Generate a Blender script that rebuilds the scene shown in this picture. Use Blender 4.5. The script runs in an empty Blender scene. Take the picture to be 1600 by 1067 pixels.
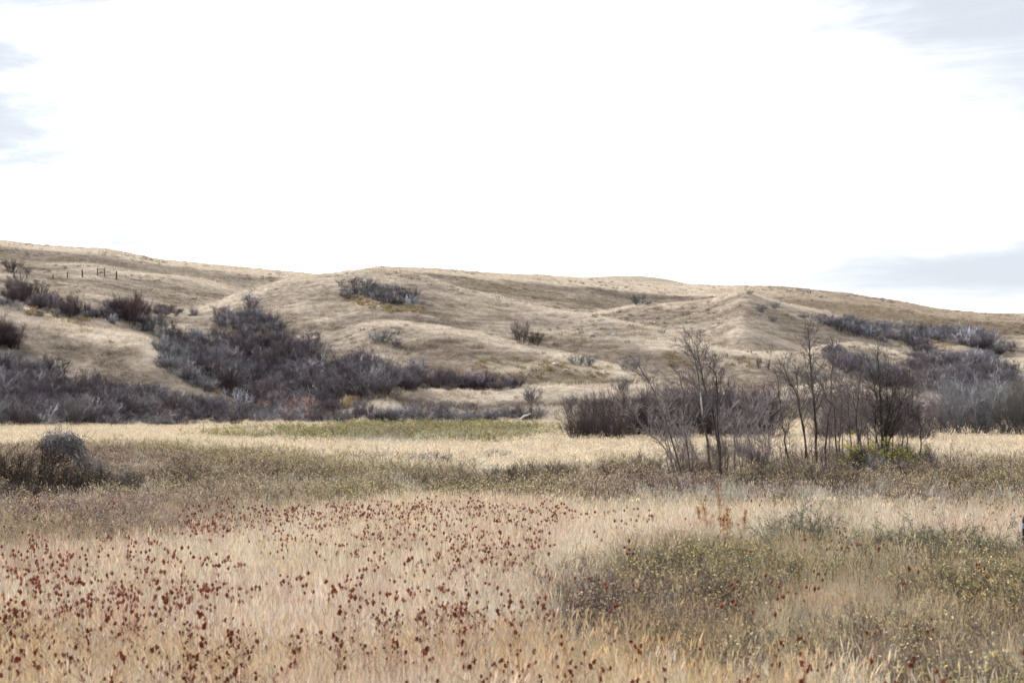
import bpy, math
import numpy as np
from math import radians, pi

# ------------------------------------------------------------------ scene / camera constants
F, CX, HZ, CAMH = 2200.0, 800.0, 620.0, 3.0      # focal length (px of the 1600 px photo), centre column, horizon row, eye height
scene = bpy.context.scene
col = scene.collection
rng = np.random.default_rng(7)

# ------------------------------------------------------------------ noise
def _hash(ix, iy, seed):
    n = (ix.astype(np.int64) * 374761393 + iy.astype(np.int64) * 668265263 + seed * 1442695041) & 0x7fffffff
    n = ((n ^ (n >> 13)) * 1274126177) & 0x7fffffff
    n = n ^ (n >> 16)
    return (n & 0xffff) / 65535.0
def vnoise(x, y, seed=0):
    ix, iy = np.floor(x), np.floor(y)
    fx, fy = x - ix, y - iy
    fx = fx * fx * (3 - 2 * fx); fy = fy * fy * (3 - 2 * fy)
    a = _hash(ix, iy, seed); b = _hash(ix + 1, iy, seed)
    c = _hash(ix, iy + 1, seed); d = _hash(ix + 1, iy + 1, seed)
    return (a * (1 - fx) + b * fx) * (1 - fy) + (c * (1 - fx) + d * fx) * fy
def fbm(x, y, scale, seed=0, octv=4, gain=.5):
    s = 0; a = 1; t = 0
    for k in range(octv):
        s = s + a * (vnoise(x / scale + 17.3 * k, y / scale - 9.1 * k, seed + k) - .5) * 2
        t += a; a *= gain; scale = scale / 2.03
    return s / t

# ------------------------------------------------------------------ mesh helpers
def mk_mesh(name, V, faces, colr=None, mats=(), smooth=False, mat_idx=None):
    V = np.asarray(V, dtype=np.float32)
    me = bpy.data.meshes.new(name)
    loops = np.concatenate([np.asarray(f, dtype=np.int32).ravel() for f in faces])
    tot = np.concatenate([np.full(len(f), np.asarray(f).shape[1], dtype=np.int32) for f in faces])
    start = np.concatenate([[0], np.cumsum(tot)[:-1]]).astype(np.int32)
    me.vertices.add(len(V)); me.vertices.foreach_set('co', V.ravel())
    me.loops.add(len(loops)); me.loops.foreach_set('vertex_index', loops)
    me.polygons.add(len(tot)); me.polygons.foreach_set('loop_start', start)
    me.polygons.foreach_set('loop_total', tot)
    if smooth: me.polygons.foreach_set('use_smooth', np.ones(len(tot), dtype=bool))
    for m in mats: me.materials.append(m)
    if mat_idx is not None: me.polygons.foreach_set('material_index', np.asarray(mat_idx, dtype=np.int32))
    if colr is not None:
        a = me.attributes.new('col', 'FLOAT_COLOR', 'POINT')
        c4 = np.ones((len(V), 4), dtype=np.float32); c4[:, :3] = colr
        a.data.foreach_set('color', c4.ravel())
    me.update(calc_edges=True); me.validate()
    return me

class MB:
    """collects tubes, leaves and blobs for ONE mesh"""
    def __init__(s): s.V, s.C, s.Q, s.T, s.n = [], [], [], [], 0
    def add(s, V, C, Q=None, T=None):
        V = np.asarray(V, float)
        C = np.broadcast_to(np.asarray(C, float), V.shape)
        if Q is not None and len(Q): s.Q.append(np.asarray(Q) + s.n)
        if T is not None and len(T): s.T.append(np.asarray(T) + s.n)
        s.V.append(V); s.C.append(C); s.n += len(V)
    def tube(s, P, R, C, k=3):
        P = np.asarray(P, float); n = len(P)
        R = np.broadcast_to(np.asarray(R, float), (n,))
        T = np.gradient(P, axis=0); T /= np.linalg.norm(T, axis=1)[:, None] + 1e-9
        ref = np.array([.31, .93, .17]); 
        if abs(T[0] @ ref) > .9: ref = np.array([.9, -.1, .4])
        A = np.cross(T, ref); A /= np.linalg.norm(A, axis=1)[:, None] + 1e-9
        B = np.cross(T, A)
        ang = np.arange(k) * 2 * pi / k
        V = (P[:, None, :] + R[:, None, None] * (np.cos(ang)[None, :, None] * A[:, None, :] + np.sin(ang)[None, :, None] * B[:, None, :])).reshape(-1, 3)
        i = np.arange(n - 1)[:, None] * k; j = np.arange(k)[None, :]; j2 = (j + 1) % k
        Q = np.stack([i + j, i + j2, i + k + j2, i + k + j], -1).reshape(-1, 4)
        C = np.asarray(C, float)
        if C.ndim == 2: C = np.repeat(C, k, axis=0)
        s.add(V, np.broadcast_to(C, V.shape), Q=Q)
    def leaves(s, P, size, C, rg, flat=.5, aspect=1.7):
        P = np.asarray(P, float); n = len(P)
        d = rg.normal(size=(n, 3)); d[:, 2] = d[:, 2] * flat + .15; d /= np.linalg.norm(d, axis=1)[:, None]
        e = np.cross(d, rg.normal(size=(n, 3))); e /= np.linalg.norm(e, axis=1)[:, None] + 1e-9
        sz = (size * rg.uniform(.6, 1.35, n))[:, None]
        V = np.stack([P, P + d * sz * .5 + e * sz * .5 / aspect, P + d * sz, P + d * sz * .5 - e * sz * .5 / aspect], 1).reshape(-1, 3)
        Cc = np.repeat(np.broadcast_to(np.asarray(C, float), (n, 3)), 4, axis=0)
        s.add(V, Cc, Q=np.arange(n * 4).reshape(n, 4))
    def mesh(s, name, mat, smooth=False):
        fs = []
        if s.Q: fs.append(np.concatenate(s.Q))
        if s.T: fs.append(np.concatenate(s.T))
        return mk_mesh(name, np.concatenate(s.V), fs, np.concatenate(s.C), [mat], smooth)

def link(name, me, parent=None, loc=(0, 0, 0), rz=0, sc=1.0):
    o = bpy.data.objects.new(name, me); col.objects.link(o)
    o.location = loc; o.rotation_euler = (0, 0, rz)
    o.scale = (sc, sc, sc) if np.isscalar(sc) else sc
    if parent is not None: o.parent = parent
    return o
def tag(o, label, cat, group=None, kind=None):
    o['label'] = label; o['category'] = cat
    if group: o['group'] = group
    if kind: o['kind'] = kind
    return o
def thing(name, label, cat, loc=(0, 0, 0), rz=0, group=None, sc=1.0):
    return tag(link(name, None, None, loc, rz, sc), label, cat, group)

# ------------------------------------------------------------------ materials
def new_mat(name):
    m = bpy.data.materials.new(name); m.use_nodes = True
    nt = m.node_tree; nt.nodes.clear()
    return m, nt, nt.nodes.new, nt.links.new
def plant_mat(name, tint, trans=.25, rough=.85, spec=.15, noise=0.0):
    m, nt, N, L = new_mat(name)
    out = N('ShaderNodeOutputMaterial')
    a = N('ShaderNodeAttribute'); a.attribute_name = 'col'
    mul = N('ShaderNodeMix'); mul.data_type = 'RGBA'; mul.blend_type = 'MULTIPLY'; mul.inputs[0].default_value = 1
    L(a.outputs['Color'], mul.inputs[6])
    if tint == 'inst':
        t = N('ShaderNodeAttribute'); t.attribute_type = 'INSTANCER'; t.attribute_name = 'tint'
        L(t.outputs['Color'], mul.inputs[7])
    else:
        t = N('ShaderNodeObjectInfo'); L(t.outputs['Color'], mul.inputs[7])
    c = mul.outputs[2]
    if noise > 0:
        tc = N('ShaderNodeTexCoord'); nz = N('ShaderNodeTexNoise'); nz.inputs['Scale'].default_value = noise
        nz.inputs['Detail'].default_value = 5
        L(tc.outputs['Object'], nz.inputs['Vector'])
        mr = N('ShaderNodeMapRange'); mr.inputs[1].default_value = .3; mr.inputs[2].default_value = .7
        mr.inputs[3].default_value = .55; mr.inputs[4].default_value = 1.35
        L(nz.outputs[0], mr.inputs[0])
        m2 = N('ShaderNodeVectorMath'); m2.operation = 'SCALE'
        L(c, m2.inputs[0]); L(mr.outputs[0], m2.inputs['Scale']); c = m2.outputs[0]
    p = N('ShaderNodeBsdfPrincipled'); p.inputs['Roughness'].default_value = rough
    p.inputs['Specular IOR Level'].default_value = spec
    L(c, p.inputs['Base Color'])
    if trans > 0:
        tr = N('ShaderNodeBsdfTranslucent'); L(c, tr.inputs['Color'])
        mx = N('ShaderNodeMixShader'); mx.inputs[0].default_value = trans
        L(p.outputs[0], mx.inputs[1]); L(tr.outputs[0], mx.inputs[2]); L(mx.outputs[0], out.inputs[0])
    else:
        L(p.outputs[0], out.inputs[0])
    return m
M_grass = plant_mat('dry_grass', 'inst', .45)
M_scrub = plant_mat('scrub', 'inst', .2)
M_twig = plant_mat('twigs', 'obj', 0.0)
M_leafy = plant_mat('leafy_twigs', 'obj', .2)
M_bark = plant_mat('bark', 'obj', 0.0, .9, .1, noise=9.0)
M_seed = plant_mat('seed_husk', 'obj', 0.0, .9, .05, noise=60.0)
M_wood = plant_mat('weathered_wood', 'obj', 0.0, .9, .1, noise=14.0)
M_rock = plant_mat('stone', 'obj', 0.0, .9, .1, noise=5.0)

def ground_mat():
    m, nt, N, L = new_mat('prairie_soil_and_turf')
    out = N('ShaderNodeOutputMaterial'); p = N('ShaderNodeBsdfPrincipled')
    p.inputs['Roughness'].default_value = .95; p.inputs['Specular IOR Level'].default_value = .05
    a = N('ShaderNodeAttribute'); a.attribute_name = 'col'
    g = N('ShaderNodeNewGeometry')
    def nz(scale, det, lo, hi, a0, a1):
        n = N('ShaderNodeTexNoise'); n.inputs['Scale'].default_value = scale; n.inputs['Detail'].default_value = det
        n.inputs['Roughness'].default_value = .65
        L(g.outputs['Position'], n.inputs['Vector'])
        r = N('ShaderNodeMapRange'); r.inputs[1].default_value = lo; r.inputs[2].default_value = hi
        r.inputs[3].default_value = a0; r.inputs[4].default_value = a1
        L(n.outputs[0], r.inputs[0]); return n, r.outputs[0]
    n1, r1 = nz(1.1, 6, .3, .7, .74, 1.2)
    n2, r2 = nz(.22, 5, .35, .68, .82, 1.14)
    mu = N('ShaderNodeMath'); mu.operation = 'MULTIPLY'; L(r1, mu.inputs[0]); L(r2, mu.inputs[1])
    sc = N('ShaderNodeVectorMath'); sc.operation = 'SCALE'
    L(a.outputs['Color'], sc.inputs[0]); L(mu.outputs[0], sc.inputs['Scale'])
    L(sc.outputs[0], p.inputs['Base Color'])
    b = N('ShaderNodeBump'); b.inputs['Strength'].default_value = .9; b.inputs['Distance'].default_value = .35
    L(n1.outputs[0], b.inputs['Height']); L(b.outputs[0], p.inputs['Normal'])
    L(p.outputs[0], out.inputs[0]); return m
M_ground = ground_mat()

# ------------------------------------------------------------------ terrain: hills as crest lines with a front and a back slope
# each ridge: [(column, row, distance)...] of its crest, front slope, back slope, rounding
RIDGES = [
 # skyline, left plateau
 ([(-700,330,470),(-200,366,460),(0,379,450),(60,385,445),(110,389,440),(160,391,440),(200,398,440),(260,408,440),(320,414,440),(400,422,440),(480,428,440),(560,432,440),(650,450,440),(720,560,440)], .17, .03, 14),
 # skyline, right plateau
 ([(480,470,400),(540,432,400),(590,418,400),(640,419,420),(700,422,440),(760,427,450),(850,432,460),(900,435,470),(1000,441,480),(1070,446,480),(1130,447,470),(1180,447,465),(1250,452,455),(1320,459,450),(1400,471,440),(1460,482,430),(1530,491,420),(1600,493,420),(1750,500,420),(2300,515,420)], .16, .03, 14),
 # dark knoll peeping over the plateau
 ([(860,450,640),(910,436,640),(960,432.5,640),(1000,432.5,640),(1040,437,640),(1075,445,640),(1110,455,640)], .3, .2, 30),
 # fence shelf on the left
 ([(-700,420,330),(-100,427,330),(0,431,330),(60,436,330),(100,436,330),(130,432,330),(160,428,330),(200,429,332),(280,432,336),(350,448,335),(420,480,330),(470,560,330)], .30, .12, 5),
 # central mound, running down to the right
 ([(200,560,270),(260,510,280),(320,480,290),(360,462,300),(400,450,305),(440,438,308),(490,430,310),(540,424,312),(590,420,312),(640,428,308),(700,449,300),(728,456,296),(776,467,290),(812,477,285),(869,487,280),(936,491,272),(961,497,268),(992,503,264),(1023,512,258),(1060,524,250),(1099,537,244),(1160,551,238),(1230,552,240),(1280,575,240),(1330,640,240)], .235, .2, 8),
 # right hill with its little peak
 ([(760,560,330),(850,505,330),(910,493,332),(939,490,332),(981,479,332),(1037,476,330),(1093,472,326),(1130,465,322),(1162,457,318),(1194,466,318),(1225,475,320),(1287,487,324),(1330,497,325),(1400,520,320),(1500,560,310),(1560,640,300)], .215, .14, 6),
 # far right shoulder
 ([(1400,560,300),(1460,528,310),(1500,520,315),(1550,529,318),(1600,531,320),(1750,540,320),(2300,560,320)], .2, .12, 5),
 # lower middle ridge
 ([(500,560,240),(540,512,240),(569,501,238),(603,499,236),(631,501,233),(687,507,229),(750,521,224),(796,535,219),(840,542,216),(880,549,212),(914,557,209),(939,563,207),(970,567,204),(995,574,202),(1030,592,198),(1060,630,194)], .28, .22, 6),
 # berm at the foot of the hills
 ([(470,668,158),(510,650,160),(530,638,162),(561,625,164),(589,615,166),(617,609,167),(659,611,168),(701,608,168),(742,611,168),(784,605,168),(855,601,168),(925,603,168),(995,598,168),(1065,601,170),(1135,605,173),(1200,606,176),(1260,596,184),(1310,590,190),(1360,602,190),(1400,614,188),(1440,622,186),(1480,640,182),(1540,668,178)], .33, .3, 2.5),
 # left spur
 ([(-700,420,230),(-100,452,212),(0,468,206),(32,481,203),(64,494,201),(96,504,199),(127,513,197),(159,513,195),(207,516,192),(239,526,189),(255,538,187),(277,554,184),(296,573,180),(312,602,176),(330,632,170),(360,668,164)], .40, .3, 6),
 # small spur between the right hand thickets
 ([(1180,600,250),(1240,556,256),(1290,535,262),(1334,532,264),(1381,542,262),(1412,549,258),(1440,565,252),(1470,610,245)], .26, .22, 3.5),
 # slope at the right edge
 ([(1420,640,225),(1490,585,232),(1540,565,240),(1600,560,244),(1750,560,246),(2300,570,246)], .22, .16, 6),
]
def smooth1(a, w):
    k = np.exp(-.5 * (np.arange(-3 * w, 3 * w + 1) / w) ** 2); k /= k.sum()
    return np.convolve(np.pad(a, 3 * w, mode='edge'), k, 'valid')

NPX = 1001
PXG = np.linspace(-520, 2120, NPX)
YG = np.concatenate([np.geomspace(5, 140, 230, endpoint=False), np.linspace(140, 360, 330, endpoint=False), np.geomspace(360, 1500, 120)])
NY = len(YG)
def build_heights():
    P, Y = np.meshgrid(PXG, YG, indexing='ij')
    X = Y * (P - CX) / F
    base = .05 * np.logaddexp(0, (Y - 160) / 6) * 6
    base = np.minimum(base, 16)
    k = .7
    acc = np.exp(np.minimum(base / k, 300))
    for pts, sf, sb, w in RIDGES:
        pts = np.array(pts, float)
        py = smooth1(np.interp(PXG, pts[:, 0], pts[:, 1]), 3)
        D = smooth1(np.interp(PXG, pts[:, 0], pts[:, 2]), 6)
        lo, hi = pts[0, 0], pts[-1, 0]
        if lo > -500: py = np.where(PXG < lo, py + (lo - PXG) * 1.2, py)
        if hi < 2000: py = np.where(PXG > hi, py + (PXG - hi) * 1.2, py)
        zc = (CAMH + (HZ - py) / F * D)[:, None]
        u = D[:, None] - Y
        drop = np.where(u > 0, sf, sb) * (np.sqrt(u * u + w * w) - w)
        acc += np.exp(np.clip((zc - drop) / k, -200, 300))
    Z = k * np.log(acc) - k * math.log(1.0)
    Z = Z - k * np.log(2) * 0
    hm = np.clip((Y - 150) / 40, 0, 1)
    far = 1 / (1 + np.maximum(Y - 330, 0) / 120)
    Z += hm * far * (.75 * fbm(X, Y, 26, 3, 2) + .30 * fbm(X, Y, 8.5, 11, 3) + .09 * fbm(X, Y, 2.6, 21, 2))
    Z += hm * far * .025 * np.sin(2 * pi * (Z / 1.15 + .9 * fbm(X, Y, 14, 31, 2)))          # cattle terracettes
    nm = 1 - hm
    Z += nm * (.10 * fbm(X, Y, 9, 41, 3) + .05 * fbm(X, Y, 2, 43, 2) - .05)
    return X, Y, Z
XG, YYG, ZG = build_heights()
PYG = HZ - F * (ZG - CAMH) / YYG
RUN = np.minimum.accumulate(PYG, axis=1)
def height(x, y):
    px = CX + F * x / y
    fi = np.clip((px - PXG[0]) / (PXG[1] - PXG[0]), 0, NPX - 1.001)
    fj = np.clip(np.interp(y, YG, np.arange(NY)), 0, NY - 1.001)
    i = fi.astype(int); j = fj.astype(int); a = fi - i; b = fj - j
    return (ZG[i, j] * (1 - a) + ZG[i + 1, j] * a) * (1 - b) + (ZG[i, j + 1] * (1 - a) + ZG[i + 1, j + 1] * a) * b
def hit(px, py, ymin=20.):
    """ground point seen at a column and row"""
    px = np.atleast_1d(np.asarray(px, float)); py = np.atleast_1d(np.asarray(py, float))
    i = np.clip(np.round((px - PXG[0]) / (PXG[1] - PXG[0])).astype(int), 0, NPX - 1)
    j = np.array([np.count_nonzero(RUN[a] > b) for a, b in zip(i, py)])
    j = np.clip(j, 0, NY - 1)
    y = YG[j]; x = y * (px - CX) / F
    return x, y, height(x, y)
def flat_pt(px, py, h=.4):
    """meadow point whose growth of height h is seen at a column and row"""
    y = F * (CAMH - h) / (py - HZ)
    x = y * (px - CX) / F
    return float(x), float(y), float(height(np.array([x]), np.array([y]))[0])

# ------------------------------------------------------------------ vegetation zones of the meadow (outlines given as columns / rows of the growth)
def inside(px, py, poly):
    r = np.zeros(px.shape, bool); n = len(poly)
    for a in range(n):
        x0, y0 = poly[a]; x1, y1 = poly[(a + 1) % n]
        if y0 == y1: continue
        c = ((y0 > py) != (y1 > py)) & (px < (x1 - x0) * (py - y0) / (y1 - y0) + x0)
        r ^= c
    return r
ZONES = {
 'grey':  [(-700,785),(0,783),(150,770),(330,758),(500,765),(600,788),(470,806),(330,825),(200,852),(0,878),(-700,900)],
 'mid':   [(-700,700),(0,697),(150,690),(300,690),(400,699),(520,714),(650,728),(850,724),(1000,716),(1080,722),(1200,722),(1300,716),(1480,714),(1600,708),(2200,705),(2200,802),(1600,796),(1450,790),(1300,800),(1150,797),(1000,796),(850,790),(700,781),(500,775),(300,770),(0,790),(-700,790)],
 'patch': [(800,965),(870,900),(960,862),(1060,846),(1200,824),(1300,836),(1420,828),(1600,838),(2200,830),(2200,1160),(1600,1130),(1400,1070),(1200,1040),(1000,1020),(900,1010)],
 'green': [(300,677),(400,668),(500,662),(700,659),(870,661),(885,680),(760,686),(600,689),(460,685),(380,682)],
}
def zone_masks(x, y):
    px = CX + F * x / y; py = HZ + F * 2.6 / y
    amp = np.clip((py - 655) / 180, .03, 1)
    wx = 60 * fbm(x, y, 3.5, 51, 3); wy = 34 * amp * fbm(x, y, 2.2, 57, 3)
    jt = np.random.default_rng(len(px.ravel())).normal(0, 1, (2,) + px.shape); wx = wx + 34 * jt[0]; wy = wy + 13 * amp * jt[1]
    return {k: inside(px + wx, py + wy, p) for k, p in ZONES.items()}, px, py

def lin(r, g, b):
    c = np.array([r, g, b]) / 255.
    return np.where(c <= .04045, c / 12.92, ((c + .055) / 1.055) ** 2.4)

# terrain colours
def terrain_colour():
    dzdx = np.gradient(ZG, axis=0) / np.maximum(np.gradient(XG, axis=0), 1e-3)
    dzdy = np.gradient(ZG, axis=1) / np.gradient(YYG, axis=1)
    front = np.clip(dzdy * 2.6, 0, 1)[..., None]                    # browner grass on faces turned to the meadow, deepened as painted relief shading
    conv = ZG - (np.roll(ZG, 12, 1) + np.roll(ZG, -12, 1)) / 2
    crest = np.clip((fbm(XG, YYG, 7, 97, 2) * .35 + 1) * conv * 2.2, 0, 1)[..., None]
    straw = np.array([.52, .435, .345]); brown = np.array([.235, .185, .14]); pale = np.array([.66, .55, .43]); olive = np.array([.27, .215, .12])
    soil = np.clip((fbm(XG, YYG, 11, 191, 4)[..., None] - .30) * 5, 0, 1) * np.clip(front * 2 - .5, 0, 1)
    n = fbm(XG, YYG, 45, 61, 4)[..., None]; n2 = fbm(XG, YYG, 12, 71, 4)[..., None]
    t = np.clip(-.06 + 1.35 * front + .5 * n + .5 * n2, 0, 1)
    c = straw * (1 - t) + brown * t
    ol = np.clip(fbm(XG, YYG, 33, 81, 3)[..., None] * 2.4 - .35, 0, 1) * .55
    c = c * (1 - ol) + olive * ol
    c = c * (1 - .85 * crest) + pale * .85 * crest; c = c * (1 - .18 * np.clip(-conv * 1.2, 0, 1)[..., None])  # pale crest grass brightened and hollows darkened: relief shading painted into the colour
    c = c * (1 - .6 * soil) + np.array([.50, .41, .33]) * .6 * soil
    trail = np.clip(1 - np.abs(fbm(XG, YYG, 38, 197, 2)[..., None]) * 26, 0, 1) * .35; c = c * (1 - trail) + pale * trail
    # meadow
    z, px, py = zone_masks(XG, YYG)
    me = np.broadcast_to(np.array([.70, .61, .48]), c.shape).copy()
    me[z['mid']] = (.20, .15, .10); me[z['grey']] = (.22, .17, .13); me[z['patch']] = (.20, .155, .10); me[z['green']] = (.20, .19, .09)
    w = np.clip((YYG - 142) / 14, 0, 1)[..., None]
    c = me * (1 - w) + c * w
    # darker far knoll and far right plateau
    dk = np.clip((YYG - 560) / 30, 0, 1)[..., None] * .4
    c = c * (1 - dk) + np.array([.26, .2, .15]) * dk
    rp = (np.clip((PXG - 1130) / 120, 0, 1)[:, None] * np.clip((YYG - 345) / 30, 0, 1))[..., None] * .5
    c = c * (1 - rp) + np.array([.27, .2, .13]) * rp
    return np.clip(c, .02, .8)
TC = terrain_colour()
def tcol(x, y):
    px = CX + F * x / y
    i = np.clip(np.round((px - PXG[0]) / (PXG[1] - PXG[0])).astype(int), 0, NPX - 1)
    j = np.clip(np.round(np.interp(y, YG, np.arange(NY))).astype(int), 0, NY - 1)
    return TC[i, j]

def sheet(name, j0, j1):
    V = np.stack([XG[:, j0:j1], YYG[:, j0:j1], ZG[:, j0:j1]], -1).reshape(-1, 3)
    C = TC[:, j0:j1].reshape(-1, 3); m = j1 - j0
    i = np.arange(NPX - 1)[:, None] * m; j = np.arange(m - 1)[None, :]
    Q = np.stack([i + j, i + m + j, i + m + j + 1, i + j + 1], -1).reshape(-1, 4)
    o = link(name, mk_mesh(name, V, [Q], C, [M_ground], True)); o['kind'] = 'structure'; return o
JS = int(np.searchsorted(YG, 150.))
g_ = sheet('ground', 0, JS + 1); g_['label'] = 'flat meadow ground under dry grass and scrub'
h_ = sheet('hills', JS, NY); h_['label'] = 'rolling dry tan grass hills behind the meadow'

# ------------------------------------------------------------------ instanced ground cover ("stuff")
def proto_collection(name, meshes):
    c = bpy.data.collections.new(name)
    for k, me in enumerate(meshes):
        c.objects.link(bpy.data.objects.new('%s_%02d' % (name, k), me))
    return c
def scatter(name, label, cat, P, rot, scl, idx, tint, protos):
    n = len(P)
    me = bpy.data.meshes.new(name); me.vertices.add(n)
    me.vertices.foreach_set('co', np.asarray(P, np.float32).ravel())
    a = me.attributes.new('rot', 'FLOAT_VECTOR', 'POINT'); a.data.foreach_set('vector', np.asarray(rot, np.float32).ravel())
    a = me.attributes.new('scl', 'FLOAT_VECTOR', 'POINT'); a.data.foreach_set('vector', np.asarray(scl, np.float32).ravel())
    a = me.attributes.new('idx', 'INT', 'POINT'); a.data.foreach_set('value', np.asarray(idx, np.int32))
    t4 = np.ones((n, 4), np.float32); t4[:, :3] = tint
    a = me.attributes.new('tint', 'FLOAT_COLOR', 'POINT'); a.data.foreach_set('color', t4.ravel())
    o = link(name, me); tag(o, label, cat, kind='stuff')
    ng = bpy.data.node_groups.new(name + '_growth', 'GeometryNodeTree')
    ng.interface.new_socket('Geometry', in_out='INPUT', socket_type='NodeSocketGeometry')
    ng.interface.new_socket('Geometry', in_out='OUTPUT', socket_type='NodeSocketGeometry')
    N, L = ng.nodes.new, ng.links.new
    gi, go = N('NodeGroupInput'), N('NodeGroupOutput')
    ip = N('GeometryNodeInstanceOnPoints'); ci = N('GeometryNodeCollectionInfo')
    ci.inputs['Collection'].default_value = proto_collection(name + '_kind', protos)
    ci.inputs['Separate Children'].default_value = True; ci.inputs['Reset Children'].default_value = True
    ip.inputs['Pick Instance'].default_value = True
    def na(nm, tp):
        q = N('GeometryNodeInputNamedAttribute'); q.data_type = tp; q.inputs['Name'].default_value = nm
        return [s for s in q.outputs if s.enabled][0]
    L(gi.outputs[0], ip.inputs['Points']); L(ci.outputs[0], ip.inputs['Instance'])
    L(na('idx', 'INT'), ip.inputs['Instance Index']); L(na('rot', 'FLOAT_VECTOR'), ip.inputs['Rotation'])
    L(na('scl', 'FLOAT_VECTOR'), ip.inputs['Scale']); L(ip.outputs[0], go.inputs[0])
    md = o.modifiers.new('growth', 'NODES'); md.node_group = ng
    return o
def rand_rot(n, tilt=.1):
    r = np.zeros((n, 3)); r[:, 2] = rng.uniform(0, 2 * pi, n); r[:, :2] = rng.normal(0, tilt, (n, 2)); return r
def wedge(n, y0, y1, power=1.0, margin=1.25):
    """random points over the view wedge, uniform per area for power 1"""
    u = rng.random(n); p = power + 1
    y = (y0 ** p + u * (y1 ** p - y0 ** p)) ** (1 / p)
    x = rng.uniform(-1, 1, n) * y * (800 / F) * margin
    return x, y

def grass_tuft(seed, nb, h, spread, width, seedheads=.3, lean=.25, curl=.25):
    r = np.random.default_rng(seed); mb = MB()
    for k in range(nb):
        b = np.array([r.normal(0, spread), r.normal(0, spread), -.03])
        az = r.uniform(0, 2 * pi); ln = abs(r.normal(0, lean)); H = h * r.uniform(.45, 1.1)
        d = np.array([math.cos(az), math.sin(az), 0])
        side = np.array([-d[1], d[0], 0]); a2 = r.uniform(0, pi); side = np.array([math.cos(a2), math.sin(a2), 0])
        t = np.array([0, .45, .8, 1.0]); w = width * r.uniform(.7, 1.3) * np.array([1, .8, .55, .12])
        P = b + t[:, None] * np.array([0, 0, H]) + (t ** 2)[:, None] * d * H * (ln + curl * r.random()) - (t ** 2)[:, None] * np.array([0, 0, H * .12])
        V = np.stack([P - side * w[:, None] / 2, P + side * w[:, None] / 2], 1).reshape(-1, 3)
        Q = np.array([[2 * i, 2 * i + 1, 2 * i + 3, 2 * i + 2] for i in range(3)])
        br = r.uniform(.72, 1.22); c = br * np.array([1, 1 + r.normal(0, .03), 1 + r.normal(0, .06)])
        C = np.repeat((np.array([.8, .92, 1.0, 1.05])[:, None] * c), 2, axis=0)
        mb.add(V, np.clip(C, 0, 1.6), Q=Q)
        if r.random() < seedheads:
            up = P[-1] - P[-2]; up /= np.linalg.norm(up); L_ = .10 * h + .05
            q = P[-1] + np.linspace(0, 1, 4)[:, None] * up * L_
            mb.tube(q, np.array([.3, 1, .8, .1]) * width * 1.5, c * np.array([.98, .9, .82]), 3)
    return mb.mesh('grass_tuft', M_grass)
near_protos = [grass_tuft(100 + k, 62, .64, .12, .0029, .3, .10, .14) for k in range(5)] + [grass_tuft(120 + k, 46, .48, .16, .003, .1, .4, .4) for k in range(3)]
mid_protos = [grass_tuft(200 + k, 40, .62, .18, .0085, .35, .12, .15) for k in range(6)]
hill_protos = [grass_tuft(300 + k, 22, .34, .22, .035, 0, .5, .5) for k in range(5)]

STRAWS = np.array([[.94, .895, .76], [.95, .915, .80], [.95, .92, .84], [.88, .80, .66], [.92, .80, .71], [.91, .825, .63]])
def straw_tint(n, w):
    w = np.array(w, float); k = rng.choice(len(STRAWS), n, p=w / w.sum())
    return STRAWS[k] * rng.uniform(.82, 1.14, (n, 1))

# foreground grass 9-34 m
def near_grass():
    x, y = wedge(30000, 8.5, 36, .75, 1.3)
    z, px, py = zone_masks(x, y)
    dens = np.where(z['patch'], .28, np.where(z['grey'], .15, np.where(z['mid'], .15, 1.0)))
    dens = dens * np.clip(.85 + .5 * fbm(x, y, 2.5, 5, 2), .3, 1)
    k = rng.random(len(x)) < dens; x, y = x[k], y[k]; n = len(x)
    inp = {a: b[k] for a, b in z.items()}
    tint = straw_tint(n, [3, 5, 5, 1.4, 1.8, .7])
    # patches of pinkish and golden growth, more gold near the camera
    f = fbm(x, y, 3.2, 15, 3); g = fbm(x, y, 2.0, 25, 3)
    pk = (f > np.where(px[k] < 900, .02, .2)) & (rng.random(n) < .42); tint[pk] = STRAWS[4] * rng.uniform(.75, 1.1, (pk.sum(), 1))
    gd = (g > .15) & (y < 17) & (rng.random(n) < .6); tint[gd] = STRAWS[5] * np.array([.98, .95, .9]) * rng.uniform(.8, 1.15, (gd.sum(), 1))
    dk = inp['patch'] | inp['mid'] | inp['grey']; tint[dk] *= np.array([.84, .79, .68])
    s = rng.uniform(.72, 1.15, n) * np.where(dk, .85, 1)
    idx = np.where(rng.random(n) < .7, rng.integers(0, 5, n), rng.integers(5, 8, n))
    P = np.stack([x, y, height(x, y)], -1)
    scatter('tall_dry_grass', 'pale straw coloured tall dry grass filling the foreground meadow', 'grass', P, rand_rot(n, .09), np.stack([s, s, s * rng.uniform(.85, 1.15, n)], -1), idx, tint, near_protos)
near_grass()
def mid_grass():
    x, y = wedge(76000, 33, 158, .6, 1.25)
    z, px, py = zone_masks(x, y)
    dens = np.where(z['mid'], .10, np.where(z['grey'], .15, np.where(z['green'], .12, 1.0)))
    k = rng.random(len(x)) < dens; x, y = x[k], y[k]; n = len(x)
    tint = straw_tint(n, [3, 5, 5, 1.2, .6, .8])
    dk = (z['mid'] | z['grey'] | z['green'])[k]; tint[dk] *= .78
    s = rng.uniform(.6, 1.05, n); s *= np.where((y > 72) & (y < 90) & (x > 0), 1.15, .95)
    P = np.stack([x, y, height(x, y)], -1)
    scatter('meadow_grass', 'bright straw coloured grass of the meadow beyond the low scrub', 'grass', P, rand_rot(n, .08), np.stack([s * 1.3, s * 1.3, s], -1), rng.integers(0, 6, n), tint, mid_protos)
mid_grass()
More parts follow.
